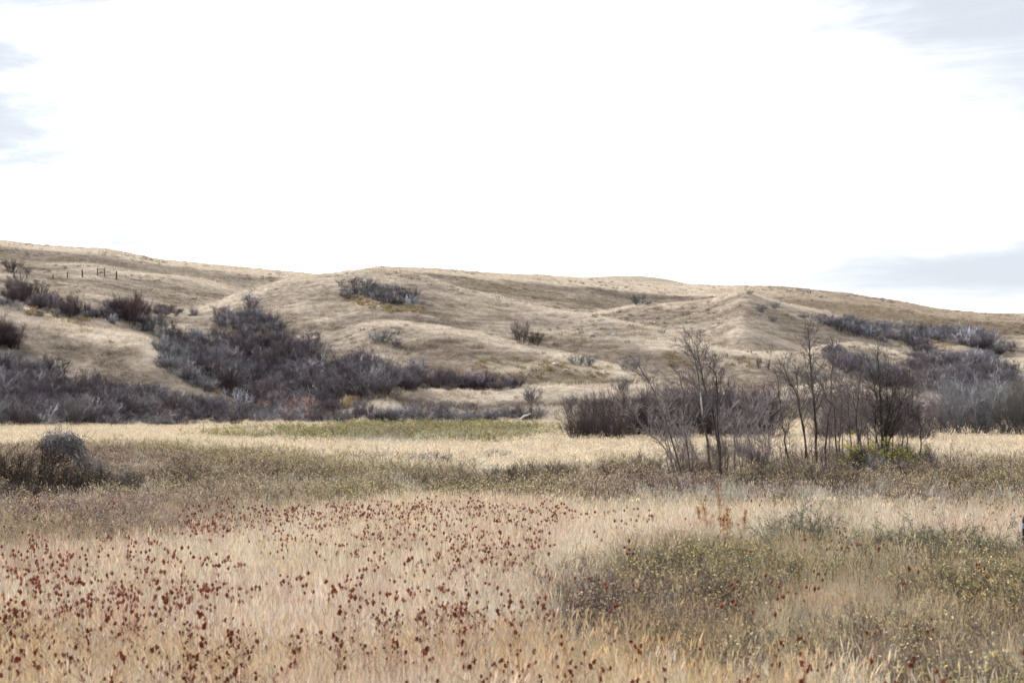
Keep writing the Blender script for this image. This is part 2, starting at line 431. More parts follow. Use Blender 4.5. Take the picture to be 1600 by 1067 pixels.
def hill_grass():
    x, y = wedge(100000, 150, 470, .35, 1.15)
    n = len(x)
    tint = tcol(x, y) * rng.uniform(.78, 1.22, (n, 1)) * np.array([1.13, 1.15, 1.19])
    s = rng.uniform(.5, 1.15, n) * (1 + .6 * (fbm(x, y, 9, 35, 3) > .2))
    P = np.stack([x, y, height(x, y) - .02], -1)
    scatter('hill_grass', 'short cured tan bunchgrass covering the rolling hills', 'grass', P, rand_rot(n, .15), np.stack([s * 1.3, s * 1.3, s], -1), rng.integers(0, 5, n), np.clip(tint, .03, .8), hill_protos)
hill_grass()

# ------------------------------------------------------------------ shrubs
def path(r, b, d, L, n, wander=.12, up=.0):
    P = [np.array(b, float)]; d = np.array(d, float); d /= np.linalg.norm(d)
    for k in range(n):
        d = d + r.normal(0, wander, 3) + np.array([0, 0, up]); d /= np.linalg.norm(d)
        P.append(P[-1] + d * L / n)
    return np.array(P)
def twiggy(seed, H, W, nstem, k1, k2, r0, base_c, tip_c, leaf=None, nleaf=0, leafsize=.05, up=.06, wander=.14, mat=None, stemsp=.2, leaf_low=.15, name='shrub'):
    """bare many-stemmed shrub; colours run from base to tip"""
    r = np.random.default_rng(seed); mb = MB()
    base_c, tip_c = np.array(base_c, float), np.array(tip_c, float); tips = []
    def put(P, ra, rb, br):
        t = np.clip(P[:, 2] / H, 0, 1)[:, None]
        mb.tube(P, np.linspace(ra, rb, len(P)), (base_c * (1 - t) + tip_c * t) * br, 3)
    for s in range(nstem):
        az = r.uniform(0, 2 * pi); q = math.sqrt(r.random())
        b = np.array([math.cos(az), math.sin(az), 0]) * q * W * stemsp - np.array([0, 0, .1])
        tilt = q * W / (2 * H) * 1.1
        d = np.array([math.cos(az) * tilt, math.sin(az) * tilt, 1])
        L = H * r.uniform(.72, 1.05) * math.sqrt(1 + tilt * tilt) * .86; br = r.uniform(.55, 1.2) if r.random() > .13 else r.uniform(1.7, 2.6)
        P = path(r, b, d, L, 5, wander * .7, up * .5); put(P, r0, r0 * .4, br)
        for a in range(k1):
            t = r.uniform(.18, 1.0); f = t * 5; i = min(int(f), 4); p = P[i] + (P[i + 1] - P[i]) * (f - i)
            tg = P[i + 1] - P[i]; tg /= np.linalg.norm(tg)
            d1 = tg * .75 + r.normal(0, .55, 3); d1[2] = abs(d1[2]) * .8 + .1
            Q = path(r, p, d1, L * .38 * (1.15 - .6 * t) * r.uniform(.6, 1.2), 3, wander, up); br1 = br * r.uniform(.8, 1.2)
            put(Q, r0 * .5, r0 * .28, br1); 
            for c in range(k2):
                t2 = r.uniform(.2, 1); f = t2 * 3; i = min(int(f), 2); p2 = Q[i] + (Q[i + 1] - Q[i]) * (f - i)
                tg = Q[i + 1] - Q[i]; tg /= np.linalg.norm(tg)
                d2 = tg * .8 + r.normal(0, .5, 3) + np.array([0, 0, .15])
                R = path(r, p2, d2, L * .17 * r.uniform(.6, 1.3), 2, wander, up)
                put(R, r0 * .32, r0 * .16, br1 * r.uniform(.8, 1.25)); tips.append(R[1]); tips.append(R[2])
    if nleaf:
        tips = np.array(tips); tips = tips[tips[:, 2] > leaf_low * H]
        k = r.integers(0, len(tips), nleaf); C = np.array(leaf, float)[r.integers(0, len(leaf), nleaf)] * r.uniform(.75, 1.2, (nleaf, 1))
        mb.leaves(tips[k] + r.normal(0, .03 * H, (nleaf, 3)), leafsize, C, r)
    return mb.mesh(name, mat or M_twig)

# low leafy scrub (snowberry and rose) of the meadow
LEAF_OLIVE = [[0.66, 0.56, 0.28], [0.78, 0.68, 0.38], [0.56, 0.49, 0.24], [0.82, 0.72, 0.52], [0.46, 0.41, 0.19], [0.66, 0.52, 0.36]]
LEAF_DARK = [[.30, .24, .12], [.36, .30, .14], [.22, .17, .09], [.42, .35, .18], [.26, .16, .10]]
LEAF_GOLD = [[0.72, 0.6, 0.26], [0.6, 0.54, 0.26], [0.5, 0.47, 0.22], [0.7, 0.62, 0.4], [0.4, 0.39, 0.18], [0.7, 0.5, 0.2], [0.52, 0.46, 0.32]]
LEAF_GREY = [[0.6, 0.5, 0.38], [0.72, 0.62, 0.5], [0.56, 0.46, 0.35], [0.48, 0.42, 0.28]]
LEAF_GREEN = [[0.36, 0.36, 0.16], [0.46, 0.44, 0.21], [0.55, 0.49, 0.25], [0.42, 0.39, 0.2], [0.6, 0.5, 0.3]]
scrub_mid = [twiggy(400 + k, .72, .95, 13, 4, 3, .008, (.13, .10, .09), (.26, .21, .18), LEAF_OLIVE, 190, .042, mat=M_scrub, name='scrub', stemsp=.4) for k in range(5)]
scrub_grey = [twiggy(420 + k, .55, .8, 13, 4, 3, .006, (.19, .13, .11), (.34, .26, .22), LEAF_GREY, 170, .032, mat=M_scrub, name='scrub', stemsp=.4) for k in range(4)]
scrub_gold = [twiggy(440 + k, .6, .8, 15, 5, 3, .0042, (.12, .10, .085), (.24, .21, .175), LEAF_GOLD, 120, .032, mat=M_scrub, name='scrub', stemsp=.4) for k in range(6)]
scrub_green = [twiggy(460 + k, .55, 1.1, 10, 4, 3, .012, (.13, .11, .08), (.24, .21, .14), LEAF_GREEN, 190, .075, mat=M_scrub, name='scrub', stemsp=.4) for k in range(4)]

def scrub(zone, name, label, n, y0, y1, protos, smin, smax, clump, tintf, power=1.0, keep=None):
    x, y = wedge(n, y0, y1, power, 1.25)
    z, px, py = zone_masks(x, y)
    c = fbm(x, y, clump, hash_seed(name), 3)
    k = z[zone] & (rng.random(n) < np.clip(.75 + c * (2.4 if zone == 'green' else 1.3), .06, 1))
    x, y, c = x[k], y[k], c[k]; m = len(x)
    s = rng.uniform(smin, smax, m) * (1 + .35 * c)
    P = np.stack([x, y, height(x, y)], -1)
    scatter(name, label, 'scrub', P, rand_rot(m, .06), np.stack([s, s, s * rng.uniform(.85, 1.15, m)], -1), rng.integers(0, len(protos), m), tintf(m, x, y), protos)
def hash_seed(s): return sum(map(ord, s)) % 997
def t_scrub(m, x, y): 
    f = fbm(x, y, 5, 77, 2)[:, None]
    return (np.array([1.08, 1.03, 1.02]) + f * np.array([.10, .22, -.1])) * rng.uniform(.75, 1.25, (m, 1))
scrub('mid', 'low_scrub', 'low olive and tan leafy scrub across the middle of the meadow', 7200, 30, 92, scrub_mid, .7, 1.15, 6, t_scrub)
scrub('grey', 'grey_scrub', 'low grey brown scrub at the left of the meadow', 4200, 22, 40, scrub_grey, .7, 1.2, 3, t_scrub)
scrub('patch', 'golden_scrub', 'yellowing leafy scrub patch in the right foreground', 6500, 9, 29, scrub_gold, .75, 1.3, 2.5, t_scrub)
scrub('green', 'green_scrub', 'low green scrub strip along the foot of the hills', 3400, 84, 152, scrub_green, .7, 1.7, 7, t_scrub)

# yellow leaved growth and pale sage speckle on the slopes
def hill_patch(name, label, polys, n, protos, smin, smax, tint):
    pts = []
    for poly, w in polys:
        a = np.array(poly, float); m = int(n * w)
        px = rng.uniform(a[:, 0].min(), a[:, 0].max(), m * 6); py = rng.uniform(a[:, 1].min(), a[:, 1].max(), m * 6)
        k = inside(px, py, poly); pts.append(np.stack([px[k][:m], py[k][:m]], -1))
    p = np.concatenate(pts); x, y, z = hit(p[:, 0], p[:, 1]); y = y + rng.uniform(-.5, .5, len(y)); z = height(x, y)
    m = len(x); s = rng.uniform(smin, smax, m)
    scatter(name, label, 'scrub', np.stack([x, y, z], -1), rand_rot(m, .1), np.stack([s, s, s], -1), rng.integers(0, len(protos), m), tint(m), protos)
YEL = [[.58, .44, .18], [.50, .40, .20], [.45, .38, .20], [.60, .40, .18]]
hill_yellow = [twiggy(480 + k, .6, .9, 9, 3, 2, .02, (.2, .15, .1), (.3, .22, .12), YEL, 90, .13, mat=M_scrub, name='scrub', stemsp=.4) for k in range(3)]
hill_patch('yellow_undergrowth', 'yellow autumn undergrowth below the thickets on the hill slopes', [
    ([(535,462),(600,478),(660,482),(668,490),(600,488),(540,472)], .11), ([(525,634),(600,610),(612,614),(545,640)], .12),
    ([(340,590),(420,600),(430,660),(330,650)], .12), ([(60,480),(140,500),(130,512),(40,492)], .07), ([(200,630),(240,640),(240,665),(190,660)], .07),
    ([(330,490),(400,500),(390,560),(340,540)], .09), ([(760,560),(960,575),(940,598),(700,590)], .07), ([(1030,540),(1180,560),(1180,585),(1040,580)], .03), ([(1450,505),(1500,520),(1480,560),(1400,540)], .12)],
    900, hill_yellow, .7, 1.2, lambda m: rng.uniform(.7, 1.15, (m, 1)) * np.ones((m, 3)))
sage_protos = [twiggy(500 + k, .55, 1.0, 12, 4, 3, .02, (.20, .18, .16), (.42, .40, .38), [[.36, .36, .33], [.42, .42, .40]], 60, .08, mat=M_scrub, name='sage', stemsp=.35) for k in range(4)]
x_, y_ = wedge(7000, 155, 450, .7, 1.15)
k_ = rng.random(7000) < np.clip(fbm(x_, y_, 22, 91, 3) * 2.4 + .18, .04, 1); x_, y_ = x_[k_], y_[k_]; n_ = len(x_)
s_ = rng.uniform(.35, 1.05, n_) * np.where(rng.random(n_) < .1, 1.5, 1)
sh_ = rng.random((n_, 1))
scatter('sage_speckle', 'small grey sage and weed tufts speckling the hillsides', 'scrub', np.stack([x_, y_, height(x_, y_)], -1), rand_rot(n_, .1), np.stack([s_ * 1.2, s_ * 1.2, s_], -1), rng.integers(0, 4, n_),
        (np.array([.75, .62, .45]) * sh_ + np.array([.62, .62, .62]) * (1 - sh_)) * rng.uniform(.6, 1.25, (n_, 1)), sage_protos)

# bare thicket shrubs: prototypes by look, every shrub an object of its own
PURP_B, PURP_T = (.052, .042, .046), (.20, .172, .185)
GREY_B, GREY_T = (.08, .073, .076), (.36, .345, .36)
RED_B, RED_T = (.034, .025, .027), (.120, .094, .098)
SH = {
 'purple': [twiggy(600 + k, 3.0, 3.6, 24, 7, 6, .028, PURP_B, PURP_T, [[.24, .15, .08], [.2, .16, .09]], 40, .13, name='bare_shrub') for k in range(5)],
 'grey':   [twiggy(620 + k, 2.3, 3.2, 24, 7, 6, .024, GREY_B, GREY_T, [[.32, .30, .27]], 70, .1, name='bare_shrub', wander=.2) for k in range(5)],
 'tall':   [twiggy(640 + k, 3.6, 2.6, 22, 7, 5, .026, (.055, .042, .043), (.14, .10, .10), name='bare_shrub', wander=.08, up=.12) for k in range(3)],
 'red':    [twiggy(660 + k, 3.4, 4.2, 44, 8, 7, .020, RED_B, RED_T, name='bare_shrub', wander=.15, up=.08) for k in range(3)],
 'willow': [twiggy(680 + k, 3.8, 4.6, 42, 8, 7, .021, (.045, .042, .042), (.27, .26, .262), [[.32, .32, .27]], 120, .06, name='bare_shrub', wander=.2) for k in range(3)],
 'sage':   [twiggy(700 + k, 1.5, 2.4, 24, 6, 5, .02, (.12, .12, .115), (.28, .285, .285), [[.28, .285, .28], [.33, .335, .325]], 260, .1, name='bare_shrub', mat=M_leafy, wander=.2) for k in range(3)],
}
PH = {'purple': 3.0, 'grey': 2.3, 'tall': 3.6, 'red': 3.4, 'willow': 3.8, 'sage': 1.5}
def shrub(kind, loc, hgt, label, group=None, wide=1.0, tint=None, name='shrub'):
    me = SH[kind][rng.integers(0, len(SH[kind]))]
    s = hgt / PH[kind]
    o = link(name, me, None, loc, rng.uniform(0, 2 * pi), (s * wide, s * wide, s))
    b = math.exp(rng.normal(.03, .24)); t = np.array(tint if tint is not None else (1, 1, 1)) * b * np.array([1 + rng.normal(0, .05), 1, 1 + rng.normal(0, .05)])
    o.color = (*np.clip(t, 0, 2), 1)
    return tag(o, label, 'shrub', group)
BRUSH = []
def thicket(poly, n, kinds, h0, h1, label, group, wide=1.0, tint=None, mind=10):
    a = np.array(poly, float); pts = []; tries = 0
    BRUSH.append((poly, [list(SH).index(k) for k in kinds], h0, h1))
    while len(pts) < n and tries < 6000:
        tries += 1
        p = (rng.uniform(a[:, 0].min(), a[:, 0].max()), rng.uniform(a[:, 1].min(), a[:, 1].max()))
        if not inside(np.array([p[0]]), np.array([p[1]]), poly)[0]: continue
        d = mind * (1 - tries / 7000)
        if any(((p[0] - q[0]) / 1.5) ** 2 + (p[1] - q[1]) ** 2 < d * d for q in pts): continue
        pts.append(p)
    for p in pts:
        x, y, z = hit(*p)
        k = kinds[rng.integers(0, len(kinds))]
        shrub(k, (x[0], y[0], z[0] - .05), rng.uniform(h0 * .85, h1 * 1.12), label, group, wide * rng.uniform(.75, 1.05), tint)
G = thicket
G([(-20,585),(60,590),(150,610),(240,632),(320,642),(400,652),(400,668),(200,670),(-20,672)], 46, ['purple','purple','grey','tall'], 2.2, 3.4, 'bare grey purple shrub in the wide thicket at the foot of the left spur', 'thicket at the foot of the left spur', 1.0, None, 11)
G([(-20,560),(40,565),(60,590),(-20,590)], 5, ['grey','sage'], 1.6, 2.4, 'pale grey shrub on the upper edge of the lower left thicket', 'pale shrubs above the lower left thicket', 1.0, None, 9)
G([(345,535),(400,530),(460,538),(540,565),(620,590),(660,605),(600,612),(540,630),(500,648),(400,640),(340,615),(300,575),(262,540),(290,535)], 62, ['purple','purple','purple','grey','grey','tall'], 2.3, 4.0, 'dark bare shrub in the big thicket filling the central gully', 'thicket filling the central gully', 1.0, (.92, .9, .93), 12)
G([(335,505),(375,492),(405,490),(450,515),(430,522),(350,515)], 12, ['purple','grey'], 1.8, 3.0, 'grey shrub in the upper arm of the central gully thicket', 'upper arm of the gully thicket', 1.0, (1.05, 1.05, 1.1), 9)
G([(620,590),(700,597),(800,600),(830,608),(700,612),(620,612)], 14, ['purple'], 1.4, 2.4, 'low bare shrub in the hollow behind the grassy berm', 'shrubs behind the berm', 1.1, (.95, .9, .98), 9)
G([(380,640),(480,650),(540,652),(640,652),(760,655),(860,655),(860,664),(640,664),(400,668)], 26, ['purple','grey'], 1.6, 2.5, 'bare shrub in the row lining the front of the grassy berm', 'shrub row in front of the berm', 1.0, (1.05, 1.0, 1.05), 9)
G([(400,640),(480,640),(500,664),(410,664)], 5, ['grey'], 1.8, 2.6, 'pinkish tan bare shrub at the mouth of the central gully', 'pinkish shrubs at the gully mouth', 1.0, (1.45, 1.05, .85), 8)
G([(525,448),(560,444),(600,452),(640,462),(655,480),(600,478),(540,464)], 17, ['grey','grey','purple'], 1.5, 2.4, 'grey shrub in the patch near the top of the central mound', 'shrub patch on the central mound', 1.0, (.95, .97, .95), 9)
G([(0,470),(60,478),(140,505),(120,505),(60,492),(0,478)], 4, ['grey'], 1.0, 1.6, 'low pale shrub on the lip of the left spur', 'low shrubs on the left spur lip', 1.0, None, 9)
G([(15,455),(60,468),(100,480),(138,494),(110,498),(50,482),(10,472)], 14, ['purple','tall','tall'], 2.6, 3.8, 'dark upright shrub in the gully band below the fence', 'gully band below the fence', .9, None, 8)
G([(165,490),(215,490),(225,505),(215,512),(180,500)], 8, ['tall','purple'], 3.2, 4.6, 'tall reddish shrub in the clump left of the gully head', 'tall clump at the gully head', .8, (1.15, .95, .92), 7)
G([(200,505),(250,505),(290,530),(262,541),(225,520)], 9, ['purple','grey','tall'], 1.7, 2.8, 'dark shrub in the gully descending right of the tall clump', 'gully right of the tall clump', 1.0, None, 8)
G([(130,486),(170,492),(185,508),(140,502)], 5, ['purple','grey'], 1.3, 2.2, 'low shrub linking the gully band and the tall clump', 'low shrubs between gully band and tall clump', 1.0, None, 8)
G([(215,478),(300,488),(310,497),(225,495)], 8, ['purple'], 1.2, 1.9, 'low brown shrub on the bank below the gate frame', 'low brown shrubs below the gate frame', 1.1, (1.2, 1.05, .95), 8)
G([(240,540),(270,545),(310,590),(330,620),(300,610),(260,575)], 7, ['sage','grey'], 1.6, 2.6, 'silvery shrub trailing down the right end of the left spur', 'silvery shrubs on the spur end', 1.0, None, 9)
G([(-20,530),(20,535),(25,552),(-20,556)], 3, ['tall'], 3.2, 4.0, 'dark reddish shrub at the left edge above the thicket', 'dark shrubs at the left edge', 1.0, (1.0, .85, .85), 8)
G([(1275,505),(1330,512),(1400,520),(1450,520),(1500,522),(1570,545),(1540,550),(1480,530),(1430,545),(1380,535),(1300,522)], 34, ['purple','grey','grey'], 2.2, 3.6, 'grey purple shrub in the long thicket across the right hand slope', 'long thicket across the right slope', 1.05, (1.0, 1.02, 1.08), 9)
G([(1265,500),(1400,515),(1500,520),(1585,548),(1570,560),(1490,538),(1400,532),(1300,515)], 12, ['grey','purple'], 1.6, 2.8, 'smaller grey shrub along the top edge of the right hand thicket', 'top edge of the right thicket', 1.0, (1.1, 1.1, 1.12), 8)
G([(1430,545),(1480,565),(1560,570),(1600,600),(1500,630),(1440,610),(1420,560)], 18, ['purple','grey'], 2.2, 3.6, 'dark shrub in the gully below the long right hand thicket', 'gully below the right thicket', 1.0, (.9, .9, .95), 10)
G([(1280,548),(1330,560),(1400,585),(1440,605),(1400,608),(1340,590),(1290,570)], 15, ['grey','purple'], 1.8, 3.0, 'grey shrub on the slope seen through the bare tree tops', 'shrubs seen through the tree tops', 1.0, (.95, .97, 1.0), 9)
G([(1500,555),(1560,562),(1565,580),(1510,575)], 6, ['grey'], 1.8, 2.6, 'grey shrub on the bare slope near the right edge', 'shrubs on the slope near the right edge', 1.1, (.85, .87, .9), 8)
def thicket_brush():
    protos = []; ofs = {}; hts = []
    for q, k in enumerate(SH):
        ofs[q] = len(protos); protos += SH[k][:3]; hts += [PH[k]] * 3
    P, S, I = [], [], []
    for poly, kinds, h0, h1 in BRUSH:
        a = np.array(poly, float); area = .5 * abs(np.dot(a[:, 0], np.roll(a[:, 1], 1)) - np.dot(a[:, 1], np.roll(a[:, 0], 1)))
        m = int(area / 45); px = rng.uniform(a[:, 0].min(), a[:, 0].max(), m * 8); py = rng.uniform(a[:, 1].min(), a[:, 1].max(), m * 8)
        am = min(1, math.sqrt(area) / 110); wa = np.stack([30 * am * fbm(px, py, 34, 141, 3), 18 * am * fbm(px, py, 26, 147, 3)], 0)
        k = inside(px + wa[0], py + wa[1], poly) & (rng.random(len(px)) < np.clip(.75 + 1.2 * fbm(px, py, 22, 151, 3), .1, 1)); px, py = px[k][:m], py[k][:m]
        if not len(px): continue
        x, y, z = hit(px, py)
        for t in range(len(x)):
            i = ofs[kinds[rng.integers(0, len(kinds))]] + int(rng.integers(0, 3)); s = rng.uniform(.3, .85) * rng.uniform(h0, h1) / hts[i]
            P.append((x[t], y[t], z[t] - .1)); S.append((s * 1.25, s * 1.25, s)); I.append(i)
    n = len(P)
    scatter('thicket_brush', 'tangled lower brush filling the thickets between the taller shrubs', 'brush', P, rand_rot(n, .06), S, I, np.ones((n, 3)), protos)
thicket_brush()
# shrubs standing alone
def lone(px, py, kind, h, label, wide=1.0, tint=None):
    x, y, z = hit(px, py); return shrub(kind, (x[0], y[0], z[0] - .05), h, label, None, wide, tint)
lone(815, 538, 'red', 3.5, 'dark purple rounded shrub alone in the saddle right of centre', .72, (1.0, .95, 1.05))
lone(836, 540, 'red', 2.3, 'smaller dark shrub leaning against the rounded saddle shrub', 1.0, (1.0, .8, .8))
lone(592, 537, 'sage', 2.2, 'pale blue grey shrub alone on the slope below the mound', 1.2)
lone(618, 541, 'sage', 1.5, 'small blue grey shrub just right of the lone pale shrub', 1.2)
lone(998, 476, 'sage', 3.0, 'blue grey shrub with pointed top on the saddle skyline', .9, (.8, .85, .85))
lone(1014, 477, 'sage', 1.2, 'low blue grey shrub beside the pointed one on the saddle', 1.3, (.85, .9, .9))
lone(18, 426, 'purple', 3.4, 'dark spreading shrub in the dip at the upper left', 1.2, (1.0, 1.02, 1.05))
lone(44, 428, 'purple', 2.0, 'small dark shrub right of the spreading one at upper left', 1.1)
lone(902, 570, 'sage', 1.9, 'silver grey shrub on the end of the lower ridge')
lone(920, 572, 'sage', 1.7, 'rounded grey shrub just right of the silver one on the lower ridge', .9, (.85, .87, .88))
lone(983, 580, 'sage', 2.1, 'grey green upright shrub at the tip of the lower ridge', .9, (.8, .85, .85))
lone(828, 628, 'sage', 2.0, 'pale grey shrub on the face of the berm', .8, (.9, .93, .95))
lone(887, 636, 'sage', 1.5, 'small grey shrub on the berm left of the dark red thicket', .9, (.95, .93, .9))
lone(972, 612, 'sage', 1.7, 'soft grey shrub on top of the berm above the red thicket', .9, (1.05, 1.05, 1.08))
lone(1188, 488, 'sage', 1.7, 'grey shrub on the right flank just under the little peak', 1.0, (.85, .88, .88))
lone(1208, 482, 'sage', 1.6, 'pale shrub higher on the flank right of the little peak', 1.1, (.85, .88, .88))
lone(1207, 503, 'sage', 1.3, 'small grey shrub lowest on the flank of the little peak', .9, (.85, .88, .88))
lone(1171, 461, 'purple', 1.1, 'small dark shrub on the tip of the little peak', 1.4, (.8, .9, .8))
lone(392, 480, 'grey', 3.0, 'grey shrub sticking up at the top of the central thicket', .9, (.8, .85, .9))
lone(1255, 498, 'grey', 1.5, 'small grey shrub at the left start of the long right thicket', 1.1)
lone(1186, 577, 'tall', 2.0, 'thin dark upright shrub in the hollow left of the tallest tree', .7)
lone(1200, 578, 'tall', 1.6, 'second thin dark shrub in the hollow, shorter', .7)

# near thickets beyond the trees (on the meadow)
def meadow_shrub(px, y, kind, h, label, group=None, wide=1.0, tint=None):
    x = y * (px - CX) / F; z = float(height(np.array([x]), np.array([float(y)]))[0])
    return shrub(kind, (x, y, z - .05), h, label, group, wide, tint)
for px, y, h in [(905,88,2.7),(945,90,3.3),(985,92,3.5),(1030,90,3.6),(1075,93,3.8),(1120,90,3.7),(1165,92,3.9),(1200,90,3.7),(925,96,3.3),(1010,98,3.9),(1100,99,4.2),(1180,98,4.2),(960,85,2.3),(1050,84,2.6),(1140,85,2.7)]:
    meadow_shrub(px, y, 'red', h, 'dark wine red bare shrub in the thicket behind the thin trees', 'dark red thicket behind the trees', .8)
for px, y, h in [(1300,92,2.6),(1340,94,2.8),(1290,86,2.0),(1390,88,2.8),(1430,84,3.0),(1420,92,3.4)]:
    meadow_shrub(px, y, 'red', h, 'dim bare shrub among the trunks of the right hand trees', 'shrubs among the right hand trunks', .8, (1.2, 1.25, 1.3))
for px, y, h, l in [(1470,102,3.9,'grey willow shrub next to the right end of the tree clump'),(1515,98,4.5,'largest rounded grey willow shrub at right of the meadow edge'),(1560,100,4.2,'grey willow shrub second from the right edge'),(1595,94,4.4,'darker willow shrub cut by the right edge'),
                    (1540,112,5.0,'grey willow shrub behind the rounded largest one'),(1490,112,4.6,'grey willow shrub behind, right of the tree clump'),(1625,104,4.8,'grey willow shrub showing only its left flank at the right edge')]:
    meadow_shrub(px, y, 'willow', h, l, 'grey willows at the right meadow edge', .85, (.62, .62, .6) if px in (1595, 1625) else (.9, .9, .92))
for k in range(20):
    px = rng.uniform(1285, 1465) if k < 15 else rng.uniform(1120, 1205); y = rng.uniform(50, 66)
    meadow_shrub(px, y, 'red' if k % 3 else 'grey', rng.uniform(.8, 1.45), 'waist high dark brush right among the trunks of the bare trees', 'dark brush among the bare trunks', .62, (.62, .64, .66))
# pale sage in the straw strip
for px, py, h, l in [(575,722,.75,'pale lilac grey sage bush in the straw strip, leftmost'),(612,720,.7,'pale grey sage bush second in the straw strip'),(678,728,.95,'grey sage bush in the middle of the straw strip'),(775,719,.8,'white grey sage bush in the straw strip, rightmost'),(795,722,.6,'small white grey sage bush beside the rightmost one')]:
    x, y, z = flat_pt(px, py, .15); shrub('sage', (x, y, z), h, l, None, 1.1, (1.35, 1.32, 1.38), 'sage_bush')
fg_sage = [twiggy(720 + k, .75, .9, 20, 6, 5, .006, (.13, .13, .10), (.24, .26, .20), [[.24, .28, .16], [.30, .32, .20], [.20, .24, .15]], 320, .03, name='bare_shrub', mat=M_leafy) for k in range(2)]
for k, (px, py, h, l) in enumerate([(1222,868,.85,'grey green sage bush rising from the pale grass right of centre'),(1262,866,.95,'taller grey green sage bush beside the first'),(1300,872,.7,'low grey green bush right of the tall sage bush'),(1425,880,.85,'olive grey bush at the upper edge of the golden scrub'),(1462,876,.8,'olive grey bush farther right along the golden scrub edge'),(1560,890,.9,'dark olive bush near the right edge of the golden scrub')]):
    x, y, z = flat_pt(px, py, 0.0); s = 1.25 * h / .75
    o = link('sage_bush', fg_sage[k % 2], None, (x, y, z), k * 1.7, s); o.color = (.95, .95, .95, 1); tag(o, l, 'bush', 'sage bushes edging the golden scrub')

# ------------------------------------------------------------------ thin bare trees
TREE_R = np.random.default_rng(5)
def tree(label, basepx, basepy, pts, r0, tint, seed, dens=1.0, stems=None, bl=1.0, group='thin bare trees right of centre', white=None):
    """pts: (column, row) up the main stem; stems: further stems of the same tree"""
    r = np.random.default_rng(seed)
    y0 = F * 2.6 / (basepy - HZ); x0 = y0 * (basepx - CX) / F; z0 = float(height(np.array([x0]), np.array([y0]))[0])
    root = thing('bare_tree', label, 'tree', (x0, y0, z0), 0, group)
    tr, cr = MB(), MB(); c0 = np.array([.12, .10, .092]); c1 = np.array([.17, .145, .14])
    for si, st in enumerate([pts] + (stems or [])):
        P = [np.array([0, 0, -.1]) + (np.array([r.normal(0, .06), r.normal(0, .06), 0]) if si else 0)]
        dy = 0
        for px, py in st:
            dy += r.normal(0, .12); yy = y0 + dy
            P.append(np.array([yy * (px - CX) / F - x0, dy, CAMH - (py - HZ) / F * yy - z0]))
        P = np.array(P)
        n = 16; t = np.linspace(0, len(P) - 1, n)
        Q = np.stack([np.interp(t, np.arange(len(P)), P[:, a]) for a in range(3)], -1)
        Q[1:-1] = (Q[:-2] + 2 * Q[1:-1] + Q[2:]) / 4
        Q[2:] += r.normal(0, .018, (n - 2, 3)); Q[2:] += np.cumsum(r.normal(0, .008, (n - 2, 3)), 0)
        ra = r0 * .86 * (1 if si == 0 else r.uniform(.55, .85)); R = ra * (1 - .82 * np.linspace(0, 1, n)) + .004
        R[0] *= 1.25
        C = c0 * np.ones((n, 3))
        if white and si == 0:
            for i in range(n):
                if white[0] <= i / n <= white[1]: C[i] = (.62, .60, .58)
        tr.tube(Q, R, C, 6)
        H = np.linalg.norm(Q[-1] - Q[0]); nb = int(24 * dens)
        for b in range(nb):
            t = .28 + .72 * (b + r.random()) / nb; f = t * (n - 1); i = min(int(f), n - 2); p = Q[i] + (Q[i + 1] - Q[i]) * (f - i)
            tg = Q[i + 1] - Q[i]; tg /= np.linalg.norm(tg); az = r.uniform(0, 2 * pi)
            d = tg * .8 + .75 * np.array([math.cos(az), math.sin(az), r.uniform(-.1, .3)])
            L = bl * H * (.25 * (1.2 - t)) * r.uniform(.6, 1.5) + .18
            B = path(r, p, d, L, 5, .14, .06); rb = R[i] * .5
            cr.tube(B, np.linspace(rb, max(rb * .35, .0042), 6), c1 * r.uniform(.8, 1.2), 3)
            for s2 in range(int(4 + 5 * L)):
                t2 = r.uniform(.2, 1); f = t2 * 5; i2 = min(int(f), 4); p2 = B[i2] + (B[i2 + 1] - B[i2]) * (f - i2)
                d2 = (B[i2 + 1] - B[i2]) / (L / 5) * .8 + r.normal(0, .5, 3) + np.array([0, 0, .12]); L2 = r.uniform(.12, .42)
                S = path(r, p2, d2, L2, 3, .16, .05)
                cr.tube(S, np.linspace(.0065, .0036, 4), c1 * r.uniform(.85, 1.35), 3)
                for s3 in range(2):
                    p3 = S[r.integers(1, 3)]; cr.tube(path(r, p3, (S[-1] - S[0]) / L2 + r.normal(0, .6, 3), L2 * .5, 2, .1), np.array([.0042, .0036, .003]), c1 * r.uniform(.9, 1.4), 3)
    a = link('trunk', tr.mesh('trunk', M_bark, True), root); b = link('crown', cr.mesh('crown', M_twig), root)
    a.color = (*tint, 1); b.color = (*tint, 1)
    return root
DK, MDK, GR = (.7, .68, .68), (1.1, 1.07, 1.07), (1.8, 1.84, 1.88)
tree('slim tree leaning far to the left, leftmost of the bare trees', 1072, 741, [(1050,690),(1035,640),(1015,600),(997,569)], .034, MDK, 1)
tree('short grey leaning tree behind the leftmost leaning tree', 1063, 734, [(1040,700),(1020,680),(998,655),(975,632)], .024, GR, 2, .7)
tree('thin pale tree with bent top beside the leftmost leaners', 1048, 736, [(1040,690),(1046,640),(1036,612)], .022, GR, 3, .7)
tree('slim upright tree right of the left leaners, dark at top', 1084, 742, [(1074,700),(1069,660),(1067,615),(1060,580)], .03, MDK, 4, .9)
tree('tree with one bare white stretch of trunk', 1112, 741, [(1106,690),(1100,660),(1096,636),(1095,610),(1088,560),(1078,534)], .045, MDK, 5, 1.1, white=(.38, .62))
tree('dark tree close beside the white trunked tree', 1126, 740, [(1122,690),(1112,640),(1098,600),(1092,560),(1086,534)], .046, DK, 6, 1.3)
tree('dark straight tree right of the white trunked tree', 1130, 741, [(1121,680),(1120,640),(1118,590),(1109,572)], .038, DK, 7, 1.0)
